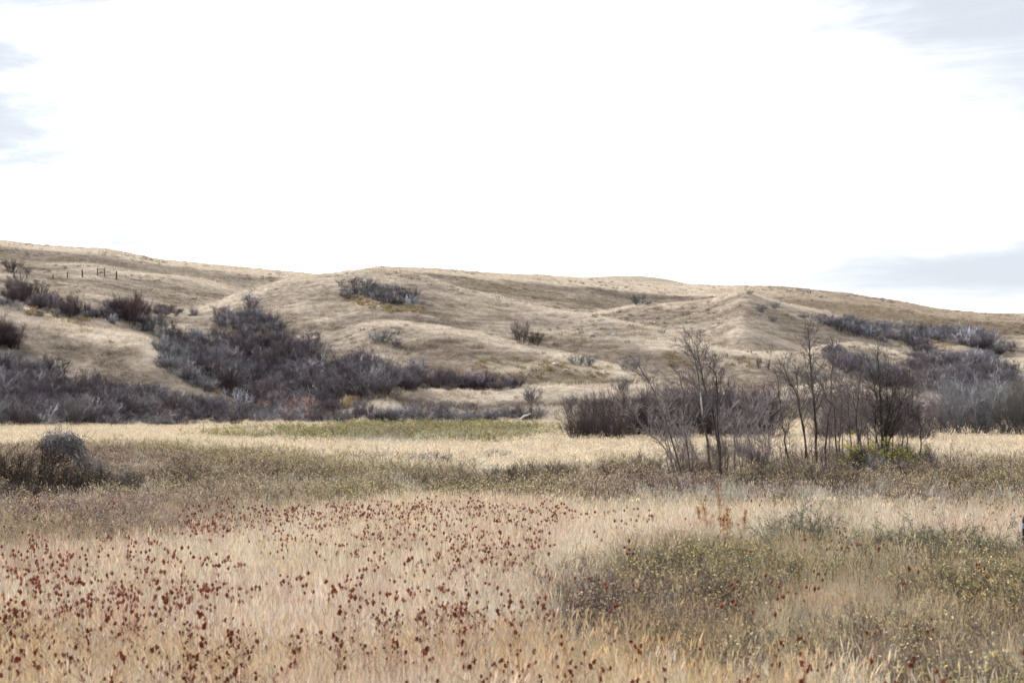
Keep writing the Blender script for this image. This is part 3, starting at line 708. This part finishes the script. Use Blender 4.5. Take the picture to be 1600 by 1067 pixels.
tree('grey tree that bends left above a pale lower stem', 1150, 734, [(1147,690),(1146,665),(1138,650),(1125,634)], .036, GR, 8, .8)
tree('slim dark tree standing in the gap left of the tallest tree', 1234, 727, [(1228,690),(1222,650),(1218,615),(1215,586)], .036, DK, 9, .9)
tree('dark tree curving left with a two pronged top', 1263, 722, [(1258,680),(1252,640),(1246,608),(1232,588),(1228,570)], .046, DK, 10, 1.0, stems=[[(1259,680),(1252,640),(1247,605),(1247,572)]])
tree('tallest straight tree of the bare clump', 1277, 722, [(1274,670),(1271,620),(1268,590),(1264,545),(1262,510)], .058, DK, 11, 1.8, bl=.9)
tree('tall slender tree right of the tallest one', 1288, 725, [(1292,680),(1297,640),(1299,600),(1303,560),(1302,545)], .042, DK, 12, 1.3)
tree('tree with crooked stems crossing the slender ones', 1310, 727, [(1304,680),(1304,640),(1290,620),(1282,590)], .044, MDK, 13, 1.2, stems=[[(1312,680),(1314,640),(1314,610)]])
tree('grey tree whose crown forks widely over the hollow', 1340, 722, [(1340,690),(1338,650),(1342,610),(1345,575)], .05, MDK, 14, 1.2, stems=[[(1340,690),(1337,640),(1333,612),(1318,595)]])
tree('broad dark many stemmed tree at right of the clump', 1381, 726, [(1378,680),(1377,630),(1374,590),(1373,545)], .058, (.62, .58, .57), 15, .85, bl=1.15,
     stems=[[(1383,680),(1385,640),(1382,600),(1386,560)],[(1384,680),(1392,650),(1412,622),(1430,612)],[(1376,680),(1374,640),(1366,600),(1358,575)],[(1386,690),(1398,655),(1412,620),(1420,580)],[(1372,690),(1368,650),(1372,610)],[(1388,690),(1410,660),(1440,645)],[(1380,690),(1391,630),(1400,595)]])
tree('tree with a pale drooping branch right of the dark one', 1402, 727, [(1412,680),(1422,630),(1430,596),(1440,590),(1443,604)], .03, (1.6, 1.55, 1.5), 16, .5)
tree('small slim tree between the grey bent tree and the gap', 1178, 733, [(1172,690),(1164,650),(1158,600)], .026, MDK, 17, .8)
tree('small forked tree in the brush left of the gap', 1196, 731, [(1200,690),(1198,650),(1206,620)], .026, GR, 18, .8, stems=[[(1190,690),(1180,660),(1176,630)]])
tree('short dark tree just behind the many stemmed tree', 1358, 720, [(1356,680),(1352,640),(1356,610)], .03, DK, 19, 1.0)
for q in range(9):
    bx = [1058, 1068, 1078, 1090, 1100, 1138, 1160, 1186, 1204][q]; tx = bx + TREE_R.uniform(-62, -22) * (1 if q < 5 else .45); ty = TREE_R.uniform(628, 676)
    tree('thin grey sucker stem in the brush below the bare trees, left half', bx, TREE_R.uniform(733, 744), [(bx * .62 + tx * .38, 700), (tx, ty)], .017, GR, 40 + q, .45, bl=1.2, group='thin grey sucker stems')
for q in range(8):
    bx = [1270, 1296, 1318, 1330, 1350, 1366, 1396, 1418][q]; tx = bx + TREE_R.uniform(-16, 18); ty = TREE_R.uniform(575, 640)
    tree('slim upright stem filling the right half of the bare tree clump', bx, TREE_R.uniform(716, 728), [(bx + (tx - bx) * .3 + TREE_R.uniform(-5, 5), 680), (bx + (tx - bx) * .7 + TREE_R.uniform(-5, 5), 640), (tx, ty)], .024, [DK, MDK, GR][q % 3], 60 + q, .7, bl=1.1, group='slim upright stems of the bare tree clump')
tree('short leaning tree at the right end of the clump', 1432, 727, [(1440,690),(1436,660),(1424,640)], .03, DK, 20, 1.1, bl=1.3)

sap = [twiggy(740 + k, 1.5, .75, 6, 5, 3, .011, (.10, .08, .078), (.17, .135, .125), [[.3, .2, .1], [.36, .30, .12]], 14, .045, name='sapling', wander=.1, up=.08) for k in range(5)]
for k in range(130):
    px = [rng.uniform(1055, 1250), rng.uniform(1240, 1450)][k % 2] if k < 112 else rng.uniform(1440, 1510); py = rng.uniform(716, 752)
    x, y, z = flat_pt(px, py, .2); s = rng.uniform(.5, 1.0) * (1.5 if k % 5 == 0 else 1) * (.7 if px > 1440 else 1)
    o = link('sapling', sap[k % 5], None, (x, y, z), rng.uniform(0, 6.28), s); t = rng.uniform(.75, 1.35); o.color = (t, t * .97, t * .97, 1)
    tag(o, 'thin twiggy sapling in the brush around the feet of the bare trees', 'sapling', 'saplings around the bare trees')
ygb = [twiggy(760 + k, .95, 1.1, 14, 6, 5, .007, (.15, .12, .06), (.3, .26, .1), [[.62, .56, .10], [.50, .50, .11], [.68, .58, .16], [.40, .40, .09]], 420, .06, name='bush', mat=M_leafy) for k in range(2)]
for k, (px, py, h, l) in enumerate([(1368,738,1.15,'yellow green leafy bush at the foot of the many stemmed tree'),(1410,736,.95,'yellow leafy bush right of the yellow green one'),(1318,738,.75,'small olive yellow bush left under the bare trees')]):
    x, y, z = flat_pt(px, py + 5, .1); s = 1.5 * h / .95
    o = link('yellow_bush', ygb[k % 2], None, (x, y, z), k * 2., s); o.color = (1, 1, 1, 1) if k < 2 else (.75, .72, .8, 1); tag(o, l, 'bush')

# ------------------------------------------------------------------ tangled dead shrub on the left with draping vines
def tangle():
    x, y, z = flat_pt(95, 765, .1); r = np.random.default_rng(31)
    root = thing('dead_shrub', 'grey tangled ball of dead twigs on a dark bush at the left', 'shrub', (x, y, z))
    k = y / F; hc = (CAMH - (700 - HZ) * k) - z
    ball, vine = MB(), MB()
    lump = lambda d: 1 + .30 * math.sin(3.1 * d[0] + 1.3) * math.cos(2.7 * d[2] + d[1]) + .16 * math.sin(7 * d[0] + 5 * d[2])
    c = np.array([-3 * k, 0, hc]); ra = np.array([34 * k, .62, 27 * k])
    for i in range(560):
        d = r.normal(size=3); d /= np.linalg.norm(d); d[2] = abs(d[2]) if r.random() < .7 else d[2]
        lm = lump(d); p = c + d * ra * lm * r.uniform(.45, 1.0); t = np.cross(d, r.normal(size=3)); t /= np.linalg.norm(t)
        P = path(r, p, t + np.array([.25, 0, -.15]), r.uniform(.2, .75), 5, .34)
        q = (P - c) / ra; m = np.linalg.norm(q, axis=1)[:, None]; P = c + q / np.maximum(m / lm, 1) * ra if r.random() > .14 else P
        up = np.clip((P[:, 2] - c[2]) / ra[2] * .5 + .5, 0, 1)[:, None]  # lit top and shaded underside painted into the twig colours
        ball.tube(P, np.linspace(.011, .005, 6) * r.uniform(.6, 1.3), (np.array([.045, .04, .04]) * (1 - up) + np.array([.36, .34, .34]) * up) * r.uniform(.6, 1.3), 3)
    for i in range(26):
        d = r.normal(size=3); d[2] = abs(d[2]) + .5; d /= np.linalg.norm(d)
        ball.tube(path(r, c + d * ra * .9, d + np.array([.5, 0, .1]), r.uniform(.25, .6), 5, .2), np.linspace(.007, .003, 6), (.2, .18, .18), 3)
    ball.tube(path(r, c + np.array([ra[0] * .8, 0, .1]), (1, 0, .4), .95, 7, .16), np.linspace(.011, .004, 8), (.14, .12, .11), 3)
    for i in range(60):
        s0 = c + np.array([ra[0] * r.uniform(.3, 1.0), r.normal(0, .25), ra[2] * r.uniform(-.2, .8)])
        ex = np.array([r.uniform(30, 75) * k, r.normal(0, .4), 0]); ex[2] = hc * r.uniform(.05, .45)
        t = np.linspace(0, 1, 8)[:, None]; e = s0 * (1 - t) + ex * t + np.array([0, 0, .5]) * t * (1 - t) * r.uniform(-.2, 1.3)
        e += np.cumsum(r.normal(0, .07, (8, 3)), 0); e[:, 2] = np.maximum(e[:, 2], .02)
        vine.tube(e, np.linspace(.008, .004, 8) * r.uniform(.6, 1.3), np.array([.22, .20, .20]) * r.uniform(.4, 1.5), 3)
    for i in range(430):
        u = r.random(); px = 18 + 95 * u ** .8; top = hc * (.95 - .68 * u) + .12 * math.sin(px * .21)
        p = np.array([px * k, r.normal(0, .35), top * math.sqrt(r.random()) * .95 + .03])
        d = r.normal(size=3); d[2] -= .2
        P = path(r, p, d, r.uniform(.2, .6), 5, .38); P[:, 2] = np.maximum(P[:, 2], .02)
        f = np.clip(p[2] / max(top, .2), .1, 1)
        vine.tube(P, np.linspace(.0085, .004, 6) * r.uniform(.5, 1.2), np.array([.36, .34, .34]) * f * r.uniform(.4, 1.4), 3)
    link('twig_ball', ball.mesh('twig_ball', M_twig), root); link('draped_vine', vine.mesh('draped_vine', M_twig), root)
tangle()
bush_dark = [twiggy(780 + k, 1.35, 1.5, 26, 6, 5, .011, (.04, .033, .032), (.15, .12, .115), LEAF_DARK, 300, .045, name='bush', mat=M_leafy) for k in range(3)]
for k, (px, py, h, t, l) in enumerate([(5,772,1.45,.7,'dark twiggy bush cut by the left edge'),(38,772,1.5,.75,'dark reddish bush left of the tangled dead shrub'),(70,778,1.1,.72,'dark bush in front of the tangled dead shrub, left half'),(108,776,1.05,.8,'olive bush directly under the tangled ball'),(-28,776,1.3,.75,'dark bush showing only its right flank at the left edge'),(135,772,.85,.8,'low olive bush beneath the draped vines'),(200,766,.75,.9,'low bush at the right end of the draped vines'),(20,790,.8,.75,'low dark olive bush in the left corner of the scrub'),(62,792,.75,.8,'low olive bush in front of the dark bushes')]):
    x, y, z = flat_pt(px, py, 0.05); s = h / 1.35
    o = link('dark_bush', bush_dark[k % 3], None, (x, y, z), k * 1.3, s); s *= 1.22; o.scale = (s * 1.15, s * 1.15, s); o.color = (t * (1.15 if k == 1 else 1), t * .95, t * .95, 1); tag(o, l, 'bush', 'dark bushes around the dead shrub')
# shadowy hummocks of taller scrub across the middle
for k in range(40):
    px = rng.uniform(180, 1080) if k < 28 else rng.uniform(1080, 1620); py = (752 + 8 * math.sin(px / 90.) + rng.uniform(-7, 12))
    x, y, z = flat_pt(px, py, .05); s = rng.uniform(.5, .8)
    o = link('scrub_bush', bush_dark[k % 3], None, (x, y, z), rng.uniform(0, 6.28), (s * 1.3, s * 1.3, s)); t = rng.uniform(1.2, 2.4); o.color = (t, t, t * .92, 1)
    tag(o, 'darker hummock of leafy scrub in the band across the middle of the meadow', 'bush', 'hummocks of scrub across the meadow')

# ------------------------------------------------------------------ red seed heads
def seed_head(seed):
    r = np.random.default_rng(seed); mb = MB()
    for k in range(17):
        d = r.normal(size=3); d /= np.linalg.norm(d); b = d * np.array([.017, .017, .026]) * r.uniform(.5, 1)
        e = np.cross(d, r.normal(size=3)); e /= np.linalg.norm(e); f = np.cross(d, e)
        V = np.array([b - d * .006 + e * .011, b - d * .006 - e * .006 + f * .010, b - d * .006 - e * .006 - f * .010, b + d * .017])
        mb.add(V, np.array([.26, .074, .042]) * r.uniform(.5, 1.3), T=[[0, 1, 3], [1, 2, 3], [2, 0, 3], [0, 2, 1]])
    return mb.mesh('seed_head', M_seed)
heads = [seed_head(900 + k) for k in range(5)]
def licorice(seed, k):
    """stem mesh and the head positions of one plant kind"""
    r = np.random.default_rng(seed); mb = MB(); H = .72; hp = []
    P = path(r, (0, 0, -.03), (r.normal(0, .1), r.normal(0, .1), 1), H, 6, .06, .03)
    mb.tube(P, np.linspace(.0042, .0022, 7), (.30, .14, .10), 3)
    for a in range(k):
        t = (r.uniform(.74, 1.0) if r.random() < .8 else r.uniform(.5, .75)) if a else 1.0; f = t * 6; i = min(int(f), 5); p = P[i] + (P[i + 1] - P[i]) * (f - i); az = r.uniform(0, 6.28)
        B = path(r, p, (math.cos(az), math.sin(az), r.uniform(.5, 1.3)), r.uniform(.03, .12), 2, .12)
        mb.tube(B, (.0025, .002, .0016), (.30, .13, .09), 3); hp.append(B[-1])
    for a in range(15):
        t = r.uniform(.15, .98); f = t * 6; i = min(int(f), 5); p = P[i]; az = r.uniform(0, 6.28)
        mb.tube(path(r, p, (math.cos(az), math.sin(az), .9), r.uniform(.1, .26), 2, .1), (.0024, .002, .0014), (.40, .20, .14), 3)
    return mb.mesh('stem', M_twig), hp
kinds = [licorice(950 + k, n) for k, n in enumerate([3, 4, 5, 5, 6, 7, 4, 8])]
def red_density(px, py):
    d = np.where(px < 860, 1.0, .05)
    d = np.where((px > 860) & (py > 985), .75, d)
    d = np.where((px > 860) & (py < 850) & (py > 790), .16, d)
    d = np.where((px > 280) & (px < 820) & (py > 775) & (py < 815), 1.0, d)
    d = np.where((py < 775), 0, d)
    d = d * np.interp(py, [880, 940, 1010, 1080], [1, .6, .25, .12])
    d = np.where((px < 300) & (py < 830 + (300 - px) * .08), .2, d)
    return d
n_try = 60000
px_ = rng.uniform(-120, 1720, n_try); py_ = rng.uniform(775, 1090, n_try)
y_ = F * (CAMH - .68) / (py_ - HZ); x_ = y_ * (px_ - CX) / F
cl = fbm(x_, y_, 2.6, 131, 3)
acc = rng.random(n_try) < red_density(px_, py_) * np.clip(.34 + .95 * cl, .03, 1.0)
x_, y_, px_, py_ = x_[acc], y_[acc], px_[acc], py_[acc]
NEAR = 300
sel = np.arange(len(x_))[:1000]
near = sel[np.argsort(y_[sel])][:NEAR]; rest = np.setdiff1d(sel, near)
zz = height(x_, y_)
kind_first = {}
for i in near:
    k = int(rng.integers(0, len(kinds))); stem, hp = kinds[k]
    s = rng.uniform(.82, 1.12); rz = rng.uniform(0, 6.28); b = rng.uniform(.7, 1.3); fat = rng.uniform(.5, .8)
    root = thing('seed_head_plant', 'dry stalk carrying dark red seed heads in the foreground straw grass', 'plant', (x_[i], y_[i], zz[i]), rz, 'red seed head plants in the foreground', s)
    o = link('stem', stem, root); o.color = (b, b, b, 1)
    for p in hp:
        h = link('seed_head', heads[int(rng.integers(0, 5))], root, p, rng.uniform(0, 6.28), fat * rng.uniform(.6, 1.4)); h.color = (b, b * .95, b * .95, 1)
# the far ones as one patch
def far_red():
    rr = MB(); r = np.random.default_rng(77)
    extra = []
    for i in range(230):
        px = r.uniform(280, 1000); py = 786 + abs(r.normal(0, 13)); 
        if r.random() > (1.0 if px < 820 else .35): continue
        y = F * (CAMH - .68) / (py - HZ); extra.append((y * (px - CX) / F, y))
    pts = [(x_[i], y_[i]) for i in rest] + extra
    for (x, y) in pts:
        z = float(height(np.array([x]), np.array([y]))[0]); H = r.uniform(.58, .8)
        rr.tube(np.array([[x, y, z], [x + r.normal(0, .03), y, z + H * .5], [x + r.normal(0, .06), y, z + H]]), (.004, .003, .002), (.30, .14, .10), 3)
        for k in range(r.integers(2, 6)):
            c = np.array([x + r.normal(0, .09), y + r.normal(0, .09), z + H - abs(r.normal(0, .1))]); a = r.uniform(.018, .03); g = np.array([.25, .08, .05]) * r.uniform(.6, 1.3)
            D = np.array([[1, 0, 0], [-1, 0, 0], [0, 1, 0], [0, -1, 0], [0, 0, 1.4], [0, 0, -1.4]]) * a * r.uniform(.7, 1.2, (6, 3)) + c
            rr.add(D, g, T=[[0, 2, 4], [2, 1, 4], [1, 3, 4], [3, 0, 4], [2, 0, 5], [1, 2, 5], [3, 1, 5], [0, 3, 5]])
    o = link('seed_head_patch', rr.mesh('seed_head_patch', M_twig)); tag(o, 'far strip of small red seed heads along the edge of the scrub', 'plants', kind='stuff')
far_red()

# rusty dock stalks
def dock(seed, H):
    r = np.random.default_rng(seed); st, sp = MB(), MB()
    P = path(r, (0, 0, -.03), (r.normal(0, .04), 0, 1), H, 8, .03)
    st.tube(P, np.linspace(.006, .003, 9), (.35, .18, .08), 4)
    for a in range(46):
        t = r.uniform(.35, 1) ; f = t * 8; i = min(int(f), 7); p = P[i] + (P[i + 1] - P[i]) * (f - i); w = .045 * (1.25 - t) + .012
        Q = p + r.normal(0, w * .7, (9, 3)) + np.array([0, 0, .02]); sp.leaves(Q, .024, np.array([.46, .22, .06]) * r.uniform(.6, 1.25), r, 1.0, 1.5)
    for a in range(4):
        i = r.integers(2, 5); az = r.uniform(0, 6.28); B = path(r, P[i], (math.cos(az) * .5, math.sin(az) * .5, 1), H * .3, 4, .05, .05); st.tube(B, (.004, .003, .003, .002, .002), (.35, .18, .08), 3)
        for b in range(14): sp.leaves(B[r.integers(1, 5)] + r.normal(0, .018, (8, 3)), .022, np.array([.46, .22, .06]) * r.uniform(.6, 1.25), r, 1.0, 1.5)
    return st.mesh('stem', M_twig), sp.mesh('seed_spike', M_leafy)
for k, (px, py, H, l) in enumerate([(1128,858,1.32,'tallest rusty orange dock stalk in the pale grass strip'),(1098,852,.85,'short rusty dock stalk left of the tallest one'),(1112,856,.95,'middle rusty dock stalk between the short one and the tallest'),(1158,852,.8,'rusty dock stalk right of the tallest one'),(1136,860,.9,'lower rusty dock stalk touching the right of the tallest one')]):
    x, y, z = flat_pt(px, py, 0.0); a, b = dock(60 + k, H); root = thing('dock_plant', l, 'plant', (x, y, z), 0, 'rusty dock stalks')
    link('stem', a, root); link('seed_spike', b, root)

# ------------------------------------------------------------------ fence, gate frame, stones, log, marker post
def post(px, py, hpx, wpx, label, lean=0.0):
    x, y, z = hit(px, py); x, y, z = x[0], y[0], z[0]
    if y > 380: y = 331.; x = y * (px - CX) / F; z = float(height(np.array([x]), np.array([y]))[0])
    k = y / F; mb = MB(); H = hpx * k; r = np.random.default_rng(int(px))
    mb.tube(np.array([[0, 0, -.3], [lean * .3, 0, H * .4], [lean, 0, H], [lean, 0, H + .03]]), np.array([1.1, 1, .92, .5]) * wpx * k / 2, np.array([.13, .115, .105]) * r.uniform(.8, 1.2), 7)
    o = link('fence_post', mb.mesh('fence_post', M_wood), None, (x, y, z)); o.color = (1, 1, 1, 1); tag(o, label, 'post', 'old fence posts on the left ridge')
for a in [(22,435,9,1.9,'weathered fence post furthest left on the left ridge'),(42,436,8,1.7,'weathered fence post second from left on the ridge'),(83,436,7,1.8,'short stub of a fence post left of the leaning one'),(105,435,10,1.8,'thin fence post next left from the tall dark post',.12),(129,434,12,2.3,'tall dark fence post left of the gate frame',-.1),(182,438,14,2.4,'dark fence post right of the gate frame')]: post(*a)
def gate():
    x, y, z = hit(158, 432); x, y, z = float(x[0]), float(y[0]), float(z[0])
    if y > 380: y = 331.; x = y * (158 - CX) / F; z = float(height(np.array([x]), np.array([y]))[0])
    k = y / F; root = thing('gate_frame', 'weathered wooden gate frame with crossbars on the left ridge', 'gate', (x, y, z))
    for s in (-1, 1):
        m = MB(); m.tube(np.array([[s * 5.6 * k, 0, -.3], [s * 5.6 * k, 0, 12.5 * k], [s * 5.6 * k, 0, 12.7 * k]]), (.12, .11, .06), (.13, .115, .105), 7); link('post', m.mesh('post', M_wood), root)
    for h, r in ((10.6, .09), (5.0, .06)):
        m = MB(); m.tube(np.array([[-6.2 * k, -.14, h * k], [0, -.14, h * k - .03], [6.2 * k, -.14, h * k]]), r, (.15, .13, .12), 6); link('crossbar', m.mesh('crossbar', M_wood), root)
    m = MB(); m.tube(np.array([[-5.4 * k, .1, .3], [0, .1, 5 * k], [5.4 * k, .1, 10 * k]]), .035, (.16, .14, .12), 5); link('brace', m.mesh('brace', M_wood), root)
gate()
def stone(seed, px, py, size, c, label):
    x, y, z = hit(px, py); r = np.random.default_rng(seed); me = bpy.data.meshes.new('stone')
    import bmesh
    bm = bmesh.new(); bmesh.ops.create_icosphere(bm, subdivisions=3, radius=1)
    d = r.normal(size=(7, 3)); d /= np.linalg.norm(d, axis=1)[:, None]
    for v in bm.verts:
        p = np.array(v.co); m = 1.0
        for q in d:
            t = p @ q
            if t > .72: m = min(m, .72 / t)
        v.co = p * m * (1 + r.normal(0, .015)) * np.array([1.2, .9, .68]) * size
    bm.to_mesh(me); bm.free(); me.materials.append(M_rock)
    a = me.attributes.new('col', 'FLOAT_COLOR', 'POINT'); a.data.foreach_set('color', np.tile(np.array([*c, 1], np.float32), len(me.vertices)))
    o = link('stone', me, None, (x[0], y[0], z[0] + size * .2), seed); o.color = (1, 1, 1, 1); tag(o, label, 'stone', 'stones on the hillside')
stone(1, 925, 526, .55, (.55, .50, .45), 'pale stone lying on the middle slope, left of two')
stone(2, 959, 525, .5, (.55, .52, .45), 'pale stone lying on the middle slope, right of two')
stone(3, 867, 571, .42, (.70, .70, .72), 'small white stone on the end of the lower ridge')
stone(4, 884, 579, .4, (.6, .56, .5), 'pale stone below the silver shrub on the lower ridge')
def log():
    mb = MB(); y = 128.; k = y / F; x0 = (810 - CX) * k
    P = np.array([[0, 0, .55], [4.5 * k, .1, .62], [9 * k, .1, .86], [14 * k, 0, .92], [19.5 * k, -.1, 1.12]])
    mb.tube(P, np.array([.05, .09, .1, .08, .02]), (.78, .74, .69), 7); pass
    mb.tube(np.array([P[0] + [-.1, 0, -.8], P[0] + [0, 0, -.2], P[0]]), (.05, .05, .04), (.6, .55, .5), 6)
    z = float(height(np.array([x0]), np.array([y]))[0])
    o = link('dead_log', mb.mesh('dead_log', M_wood, True), None, (x0, y, z + .42)); o.color = (1, 1, 1, 1); tag(o, 'bleached white fallen branch on the green scrub strip', 'log')
log()
def marker():
    y = 24.; k = y / F; x = (1602 - CX) * k; z = float(height(np.array([x]), np.array([y]))[0]); ztop = CAMH - (803 - HZ) * k - z
    root = thing('marker_post', 'dark post with a blue band at the right edge of the meadow', 'post', (x, y, z))
    m = MB(); m.tube(np.array([[0, 0, -.2], [.005, 0, ztop * .5], [0, 0, ztop - .36]]), .03, (.045, .04, .04), 8); link('shaft', m.mesh('shaft', M_wood), root)
    m = MB(); m.tube(np.array([[0, 0, ztop - .37], [0, 0, ztop - .1], [0, 0, ztop - .02], [0, 0, ztop]]), np.array([.05, .052, .045, .02]), np.array([[.03, .03, .035], [.05, .04, .04], [.30, .2, .16], [.36, .26, .2]]), 10); link('cap', m.mesh('cap', M_wood), root)
    m = MB(); m.tube(np.array([[0, 0, ztop - .24], [0, 0, ztop - .15]]), .055, (.28, .38, .55), 12); link('blue_band', m.mesh('blue_band', M_wood), root)
marker()

# ------------------------------------------------------------------ sky, sun, camera
SUN_EL, SUN_AZ = radians(34), radians(-46)          # azimuth from straight ahead (+Y), negative to the left
world = bpy.data.worlds.new('World'); scene.world = world; world.use_nodes = True
nt = world.node_tree; nt.nodes.clear(); N, L = nt.nodes.new, nt.links.new
wo = N('ShaderNodeOutputWorld'); bg = N('ShaderNodeBackground')
sky = N('ShaderNodeTexSky'); sky.sky_type = 'NISHITA'; sky.sun_disc = False; sky.sun_elevation = SUN_EL; sky.sun_rotation = SUN_AZ
bg_s = N('ShaderNodeVectorMath'); bg_s.operation = 'SCALE'; bg_s.inputs['Scale'].default_value = .10; L(sky.outputs[0], bg_s.inputs[0])
tc = N('ShaderNodeTexCoord')
mp = N('ShaderNodeMapping'); mp.inputs['Scale'].default_value = (2.2, 2.2, 9.0); L(tc.outputs['Generated'], mp.inputs['Vector'])
nz = N('ShaderNodeTexNoise'); nz.inputs['Scale'].default_value = 2.1; nz.inputs['Detail'].default_value = 9; nz.inputs['Roughness'].default_value = .62; nz.inputs['Distortion'].default_value = .35
L(mp.outputs[0], nz.inputs['Vector'])
# veil of cloud: thickest (whitest) around the hidden sun's side, thinning sideways
dt = N('ShaderNodeVectorMath'); dt.operation = 'DOT_PRODUCT'; cdir = np.array([-.03, 1, .14]); cdir /= np.linalg.norm(cdir); dt.inputs[1].default_value = tuple(cdir)
L(tc.outputs['Generated'], dt.inputs[0])
mr = N('ShaderNodeMapRange'); mr.inputs[1].default_value = .93; mr.inputs[2].default_value = .99; mr.inputs[3].default_value = -.02; mr.inputs[4].default_value = .26
L(dt.outputs['Value'], mr.inputs[0])
ad = N('ShaderNodeMath'); ad.operation = 'ADD'; L(nz.outputs[0], ad.inputs[0]); L(mr.outputs[0], ad.inputs[1])
sx = N('ShaderNodeSeparateXYZ'); L(tc.outputs['Generated'], sx.inputs[0])
def ramp(sock, a, b, lo, hi):
    q = N('ShaderNodeMapRange'); q.interpolation_type = 'SMOOTHSTEP'
    for i_, v_ in zip((1, 2, 3, 4), (a, b, lo, hi)): q.inputs[i_].default_value = v_
    L(sock, q.inputs[0]); return q.outputs[0]
def mul(a, b):
    q = N('ShaderNodeMath'); q.operation = 'MULTIPLY'; L(a, q.inputs[0]); L(b, q.inputs[1]); return q.outputs[0]
def add(a, b):
    q = N('ShaderNodeMath'); q.operation = 'ADD'; L(a, q.inputs[0]); L(b, q.inputs[1]); return q.outputs[0]
band = mul(mul(ramp(sx.outputs[2], .060, .084, 0, 1), ramp(sx.outputs[2], .084, .118, 1, 0)), ramp(sx.outputs[0], -.08, .10, 0, -.22))   # low cloud bank over the right hand hills
upper = mul(ramp(sx.outputs[2], .17, .29, 0, 1), ramp(sx.outputs[0], -.12, .34, -.10, -.22))                                      # greyer cloud toward the upper right
left = mul(ramp(sx.outputs[0], -.40, -.10, -.22, 0), ramp(sx.outputs[2], .08, .25, .5, 1))
low_left = mul(mul(ramp(sx.outputs[2], .095, .105, 0, 1), ramp(sx.outputs[2], .108, .118, 1, 0)), mul(ramp(sx.outputs[0], -.34, -.26, 0, 1), ramp(sx.outputs[0], -.2, -.1, -.20, 0)))
cloud_sum = add(ad.outputs[0], add(add(band, upper), add(left, low_left)))
cm = N('ShaderNodeMapRange'); cm.interpolation_type = 'SMOOTHSTEP'; cm.inputs[1].default_value = .29; cm.inputs[2].default_value = 1.15; cm.inputs[3].default_value = 0; cm.inputs[4].default_value = 1
L(cloud_sum, cm.inputs[0])
veil = N('ShaderNodeMix'); veil.data_type = 'RGBA'; veil.inputs[6].default_value = (.80, .85, .93, 1); veil.inputs[7].default_value = (2.6, 2.6, 2.65, 1); L(cm.outputs[0], veil.inputs[0])
sdir = (math.sin(SUN_AZ) * math.cos(SUN_EL), math.cos(SUN_AZ) * math.cos(SUN_EL), math.sin(SUN_EL))      # the veil glows around the sun
dg = N('ShaderNodeVectorMath'); dg.operation = 'DOT_PRODUCT'; dg.inputs[1].default_value = sdir; L(tc.outputs['Generated'], dg.inputs[0])
gl = N('ShaderNodeVectorMath'); gl.operation = 'SCALE'; gl.inputs[0].default_value = (1, 1, 1.02); L(ramp(dg.outputs['Value'], .25, 1.0, 1.85, 8.4), gl.inputs['Scale']); L(gl.outputs[0], veil.inputs[7])
fin = N('ShaderNodeMix'); fin.data_type = 'RGBA'; fin.inputs[0].default_value = .9; L(bg_s.outputs[0], fin.inputs[6]); L(veil.outputs[2], fin.inputs[7])
L(fin.outputs[2], bg.inputs['Color']); bg.inputs['Strength'].default_value = 1.0; L(bg.outputs[0], wo.inputs[0])

sd = bpy.data.lights.new('sun', 'SUN'); sd.energy = 5.0; sd.angle = radians(3); sd.color = (1, .97, .925)
so = link('sun', sd); so.rotation_euler = (0, 0, 0)
v = np.array([math.sin(SUN_AZ) * math.cos(SUN_EL), math.cos(SUN_AZ) * math.cos(SUN_EL), math.sin(SUN_EL)])
from mathutils import Vector
so.rotation_euler = Vector(-v).to_track_quat('-Z', 'Y').to_euler(); so.location = tuple(v * 60)

cd = bpy.data.cameras.new('camera'); cam = link('camera', cd); scene.camera = cam
cam.location = (0, 0, CAMH); cam.rotation_euler = (radians(90), 0, 0)
cd.sensor_width = 36; cd.lens = 36 * F / 1600; cd.shift_y = (HZ - 533.5) / 1600
cd.clip_start = .1; cd.clip_end = 6000
cd.dof.use_dof = True; cd.dof.focus_distance = 75; cd.dof.aperture_fstop = 2.8
scene.view_settings.view_transform = 'Standard'; scene.view_settings.look = 'None'; scene.view_settings.exposure = 0
scene.render.engine = 'CYCLES'; scene.cycles.max_bounces = 6; scene.cycles.diffuse_bounces = 3; scene.cycles.transmission_bounces = 3
